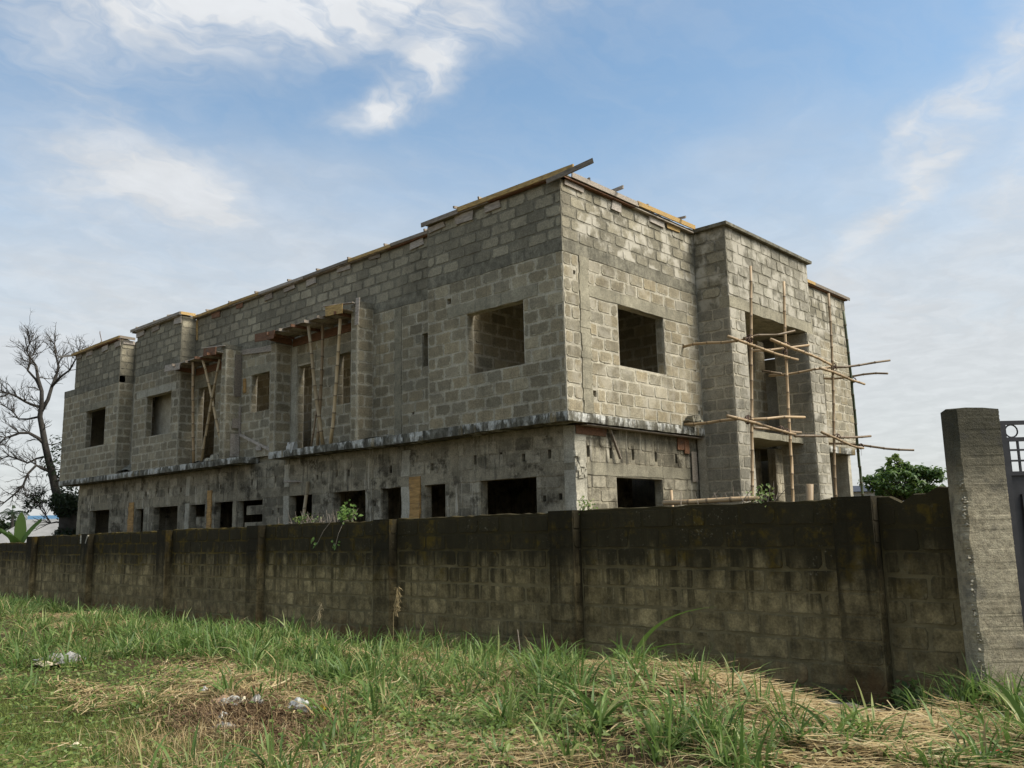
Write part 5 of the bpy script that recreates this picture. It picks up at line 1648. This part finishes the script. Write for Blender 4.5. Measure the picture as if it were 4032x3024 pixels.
def bundles(nb, per, cx_, cy_, sx, sy, ang, sd_, wide=.05, long=.14):
    a, b_ = rng.normal(cx_, sx, nb), rng.normal(cy_, sy, nb)
    az = rng.normal(ang, sd_, nb)
    a, b_, az = np.repeat(a, per), np.repeat(b_, per), np.repeat(az, per)
    n = len(a)
    o, l = rng.normal(0, wide, n), rng.normal(0, long, n)
    x, y = a+np.cos(az)*l-np.sin(az)*o, b_+np.sin(az)*l+np.cos(az)*o
    k = x < FX0-.1
    return x[k], y[k], (az+rng.normal(0, .16, n))[k]
x, y, az = bundles(230, 22, -5.05, -6.25, .6, .85, -1.4, .5)
n = len(x)
stalks('straw_mound', x, y, rng.uniform(.22, .80, n), rng.uniform(.006, .018, n), az, rng.uniform(.005, .14, n), 'straw', 'combed mound of dry golden straw in front of the gate', 'straw')
XS, YS, AS = [], [], []
for (a, b_, n, sx, sy, ang) in ((-4.4, -1.5, 1500, .35, .7, 1.1), (-4.2, -4.2, 2600, .45, 1.0, -1.0), (-6.9, -.6, 900, .3, .5, .4), (-7.2, -1.9, 900, .25, .7, 1.5), (-4.6, 9.4, 1800, .5, 1.6, 1.4), (-5.4, 7.0, 900, .5, .9, .8),
                                (-7.9, 0.1, 500, .2, .6, 1.4), (-6.0, -5.2, 900, .3, .6, -.6), (-4.3, 1.3, 700, .3, .8, 1.2), (-5.0, -2.6, 1100, .3, .5, .1), (-6.4, -7.2, 700, .3, .4, -1.0), (-3.6, -6.9, 500, .3, .35, -.4), (-6.6, -3.1, 900, .25, .5, .9), (-5.6, -3.4, 900, .4, .6, .5), (-6.2, .4, 700, .3, .7, 1.), (-7.2, -4.9, 800, .35, .5, -.5), (-5.2, 5.8, 900, .4, 1., 1.2), (-8.2, -4.6, 600, .25, .5, .3), (-3.5, -.5, 700, .25, 1.2, 1.5), (-3.4, -4.4, 700, .25, 1., -1.4)):
    q = bundles(n//16, 18, a, b_, sx, sy, ang, .6)
    XS.append(q[0]); YS.append(q[1]); AS.append(q[2])
q = scatter(13000, -10.3, FX0-.1, -9.2, 22)
k = rng.random(len(q[0])) < np.clip((8.5/np.hypot(q[0]-CP[0], q[1]-CP[1]))**1.2, .1, 1)*np.clip(.15+.9*FIELD(q[0]*1.3-4, q[1]*1.3), 0, 1)*(1-.8*LAWN(*q))
XS.append(q[0][k]); YS.append(q[1][k]); AS.append(rng.uniform(0, 6.28, int(k.sum())))
XS, YS, AS = map(np.concatenate, (XS, YS, AS))
n = len(XS)
stalks('dry_straw', XS, YS, rng.uniform(.14, .60, n), rng.uniform(.005, .015, n), AS, rng.uniform(.005, .085, n), 'straw', 'dry straw scattered through the grass', 'straw')
x, y = gauss(5200, -7.85, -2.75, .24, .62)
q = gauss(3000, -4.95, -6.2, .55, .95)
x, y = np.concatenate([x, q[0]]), np.concatenate([y, q[1]])
n = len(x)
stalks('dead_leaf_litter', x, y, rng.uniform(.04, .25, n), rng.uniform(.004, .013, n), rng.normal(1.9, .8, n), rng.uniform(.004, .10, n), 'straw_brown', 'brown heap of dead stalks and leaf litter', 'litter')
q = scatter(9000, -10, FX0-.1, -9, 20)
n = len(q[0])
stalks('dead_stalks', q[0], q[1], rng.uniform(.06, .3, n), rng.uniform(.004, .009, n), rng.uniform(0, 6.28, n), rng.uniform(.0, .05, n), 'straw_brown', 'brown dead stalks lying on the bare earth', 'litter')

# single plants that stand out
def tall_plant(name, c, stems, label, m='bright_leaf', seed=False):
    c = (c[0], c[1], float(gz(c[0], c[1])))
    root = empty(name, c, label, 'plant')
    for (az, h, bend, w, n) in stems:
        pts = []
        for i in range(n+1):
            k = i/n
            pts.append(np.array(c)+np.array((math.cos(az)*bend*h*k**1.8, math.sin(az)*bend*h*k**1.8, h*(k-.42*bend*k**2.6))))
        mb = MB()
        vs, fs = [], []
        sd2 = np.array((-math.sin(az), math.cos(az), 0))*.3+np.array((_r[0], _r[1], 0))
        sd2 /= np.linalg.norm(sd2)
        for i, p_ in enumerate(pts):
            k = i/n
            ww = w*(.35+.65*math.sin(math.pi*min(1, k*.9+.1)))*(1-k**4)+.001
            vs += [p_-sd2*ww+np.array((0, 0, ww*.5)), p_, p_+sd2*ww+np.array((0, 0, ww*.5))]
        for i in range(n): fs += [(i*3, i*3+1, i*3+4, i*3+3), (i*3+1, i*3+2, i*3+5, i*3+4)]
        mb.add(vs, fs, random.random()).build('leaf', m, root, 'rnd')
    if seed:
        h, n, bd = seed
        top = np.array(c)+np.array((bd*.5, -bd, h))
        mb = MB()
        mb.tube([np.array(c), np.array(c)+np.array((0, 0, h*.6)), top], [.005, .004, .003], 4, False)
        for i in range(n):
            k = random.uniform(.62, 1.02)
            p_ = np.array(c)+(top-np.array(c))*k
            e = p_+np.array((random.uniform(-.05, .05), random.uniform(-.07, .05), random.uniform(-.10, .03)))
            mb.tube([p_, (p_+e)/2+np.array((0, 0, .03)), e], [.001, .0012, .0025], 3, False)
        mb.build('seed_head', 'straw', root)
tall_plant('maize_seedling', (-4.05, -4.05), [(-.9, 1.12, .85, .034, 10), (-1.0, .62, 1.1, .03, 8), (2.0, .50, .5, .03, 7), (2.6, .35, .9, .024, 6)], 'bright green maize like seedling arching by the boundary wall')
tall_plant('seeding_grass', (-3.4, .75), [(1.0, .3, .6, .010, 5), (-1.5, .34, .5, .010, 5)], 'tall dry seed stalk beside the middle pilaster', 'straw', (.95, 70, .06))
tall_plant('seeding_grass', (-3.1, 3.3), [(2.0, .3, .6, .010, 5), (0., .25, .7, .010, 5)], 'drooping pale seed head left of the tall dry stalk', 'straw', (.62, 70, .16))
tall_plant('arching_grass', (-6.5, -5.5), [(-.5, .62, 1.1, .020, 8), (-1.2, .55, 1.2, .020, 8), (2.3, .7, .9, .022, 8), (1.8, .5, 1.1, .02, 8), (.5, .5, 1.2, .018, 8), (-2.6, .45, 1.2, .018, 8)], 'large arching grass clump in the middle foreground', 'grass_blade')
tall_plant('arching_grass', (-5.75, -7.0), [(-.4, .52, 1.2, .026, 8), (-1.0, .42, 1.25, .024, 8), (1.6, .5, .8, .02, 8), (2.6, .42, 1.1, .02, 8)], 'broad curling grass leaf in front of the straw mound', 'weed_leaf')
tall_plant('arching_grass', (-4.95, -8.1), [(2.0, .75, .45, .022, 8), (1.2, .62, .6, .02, 8), (-.6, .6, .9, .02, 8), (2.9, .5, .9, .018, 8), (0.4, .55, .9, .018, 8)], 'long grass blades rising at the lower right corner', 'grass_blade')
tall_plant('upright_grass', (-5.15, -6.95), [(.6, .34, .5, .018, 7), (1.6, .28, .6, .016, 7), (-1., .2, .9, .014, 6)], 'single green tuft growing through the straw mound', 'weed_leaf')
MB().tube([(-4.1, -2.45, float(gz(-4.1, -2.45))), (-4.1, -2.46, -3.5), (-4.12, -2.45, -3.28)], [.008, .007, .005], 5).build('dry_stake', 'timber_pale', None, label='thin pale dry stake standing in the grass before the wall', cat='stick')

# litter
def crumple(name, c, sx, sy, h, m, label, cat='litter', ang=0., n=9, seed=0, flat=.4):
    rr = random.Random(seed)
    vs = []
    for i in range(n):
        for k in range(n):
            a, b_ = i/(n-1)*2-1, k/(n-1)*2-1
            rad = math.hypot(a, b_)
            z = h*max(0, 1-rad**2*.9)*rr.uniform(flat, 1.)+.02
            q = (a*sx*rr.uniform(.85, 1.1), b_*sy*rr.uniform(.85, 1.1))
            vs.append((q[0]*math.cos(ang)-q[1]*math.sin(ang), q[0]*math.sin(ang)+q[1]*math.cos(ang), z))
    top = [np.array((c[0]+v[0], c[1]+v[1], float(gz(c[0]+v[0], c[1]+v[1]))+v[2]*.85+.05)) for v in vs]
    bot = [v-np.array((0, 0, .008)) for v in top]
    fs = [(i*n+k, (i+1)*n+k, (i+1)*n+k+1, i*n+k+1) for i in range(n-1) for k in range(n-1)]
    N2 = n*n
    fs += [tuple(N2+j for j in f[::-1]) for f in list(fs)]
    rim = [i*n for i in range(n)]+[(n-1)*n+k for k in range(1, n)]+[i*n+n-1 for i in range(n-2, -1, -1)]+[k for k in range(n-2, 0, -1)]
    fs += [(rim[j], rim[(j+1) % len(rim)], N2+rim[(j+1) % len(rim)], N2+rim[j]) for j in range(len(rim))]
    MB().add(top+bot, fs).build(name, m, None, label=label, cat=cat)
crumple('sack', (-7.35, 2.85), .18, .38, .17, 'sack', 'flattened pale sack lying in the grass at the left', 'sack', .3, 10, 1)
crumple('cardboard_piece', (-7.6, 2.75), .09, .15, .06, 'paper_cream', 'cream card scrap in front of the flattened sack', 'litter', .2, 6, 2)
crumple('plastic_bag', (-7.42, -2.82), .08, .14, .12, 'plastic_white', 'knotted white plastic bag at the right of the brown litter heap', 'bag', .2, 9, 3)
crumple('plastic_bag', (-7.62, -2.42), .06, .07, .10, 'plastic_grey', 'crumpled grey plastic bag behind the brown litter heap', 'bag', .2, 9, 4)
crumple('plastic_bag', (-7.72, -2.12), .05, .13, .08, 'plastic_grey', 'torn grey bag standing at the back of the litter heap', 'bag', .9, 8, 5)
crumple('cardboard_piece', (-7.74, -1.98), .09, .13, .09, 'cardboard', 'rounded brown cardboard scrap at the back of the litter heap', 'litter', .5, 7, 6)
crumple('paper_scrap', (-7.68, -2.28), .05, .07, .07, 'paper_cream', 'cream crumpled paper between the bags', 'litter', .1, 7, 7)
crumple('plastic_strip', (-7.78, -2.2), .025, .13, .03, 'plastic_white', 'white plastic strip lying in front of the grey bags', 'litter', .1, 6, 8)
crumple('card_scrap', (-7.92, -2.78), .05, .07, .02, 'paper_cream', 'flat cream scrap in the middle of the brown heap', 'litter', .4, 6, 9)
crumple('paper_scrap', (-8.0, -2.5), .05, .04, .06, 'plastic_white', 'small white scrap left of the flat cream one', 'litter', .4, 6, 10)
crumple('bark_piece', (-8.0, -2.32), .04, .17, .04, 'cardboard', 'curled brown bark strip on the litter heap', 'litter', .2, 6, 11)
crumple('plastic_bag', (-8.15, -2.78), .06, .12, .05, 'plastic_grey', 'grey plastic half buried at the front of the litter heap', 'bag', .2, 8, 12)
crumple('paper_scrap', (-7.3, -.85), .04, .05, .05, 'plastic_white', 'small white scrap beside the lone green tuft', 'litter', .2, 6, 13)
crumple('wrapper', (-5.2, -7.92), .035, .04, .04, 'wrapper_red', 'small red wrapper at the lower right', 'litter', .2, 6, 14)
crumple('paper_scrap', (-5.27, -7.86), .06, .07, .04, 'plastic_white', 'white paper beside the red wrapper', 'litter', .2, 6, 15)
crumple('paper_scrap', (-9.0, -1.9), .03, .035, .04, 'paper_cream', 'small cream scrap on the lawn patch', 'litter', .2, 6, 16)
crumple('yellow_leaf', (-7.33, -3.02), .02, .035, .06, 'yellow_leaf', 'single yellow leaf right of the white bag', 'leaf', .2, 5, 17)
crumple('stone', (-2.95, -6.95), .10, .13, .07, 'concrete', 'flat broken stone at the foot of the wall beside the gate post', 'stone', .2, 6, 18)
# broken edge of the concrete drain
mb = MB()
n = 14
vs, fs = [], []
for i in range(n):
    k = i/(n-1)
    y = -5.75-1.75*k
    xx = -3.35-.45*k+random.uniform(-.03, .03)
    g = float(gz(xx, y))
    zt = -3.86+random.uniform(-.03, .02)
    vs += [(xx-.04, y, g-.15), (xx+random.uniform(-.02, .02), y, zt), (xx+.12, y, zt+.01), (xx+.14, y, g-.15)]
for i in range(n-1):
    for k in range(3): fs.append((i*4+k, i*4+4+k, i*4+5+k, i*4+1+k))
fs += [(0, 1, 2, 3), tuple((n-1)*4+k for k in (3, 2, 1, 0))]
mb.add(vs, fs).build('drain_kerb', 'concrete_grey', None, label='broken concrete drain kerb between the straw and the wall', cat='kerb')
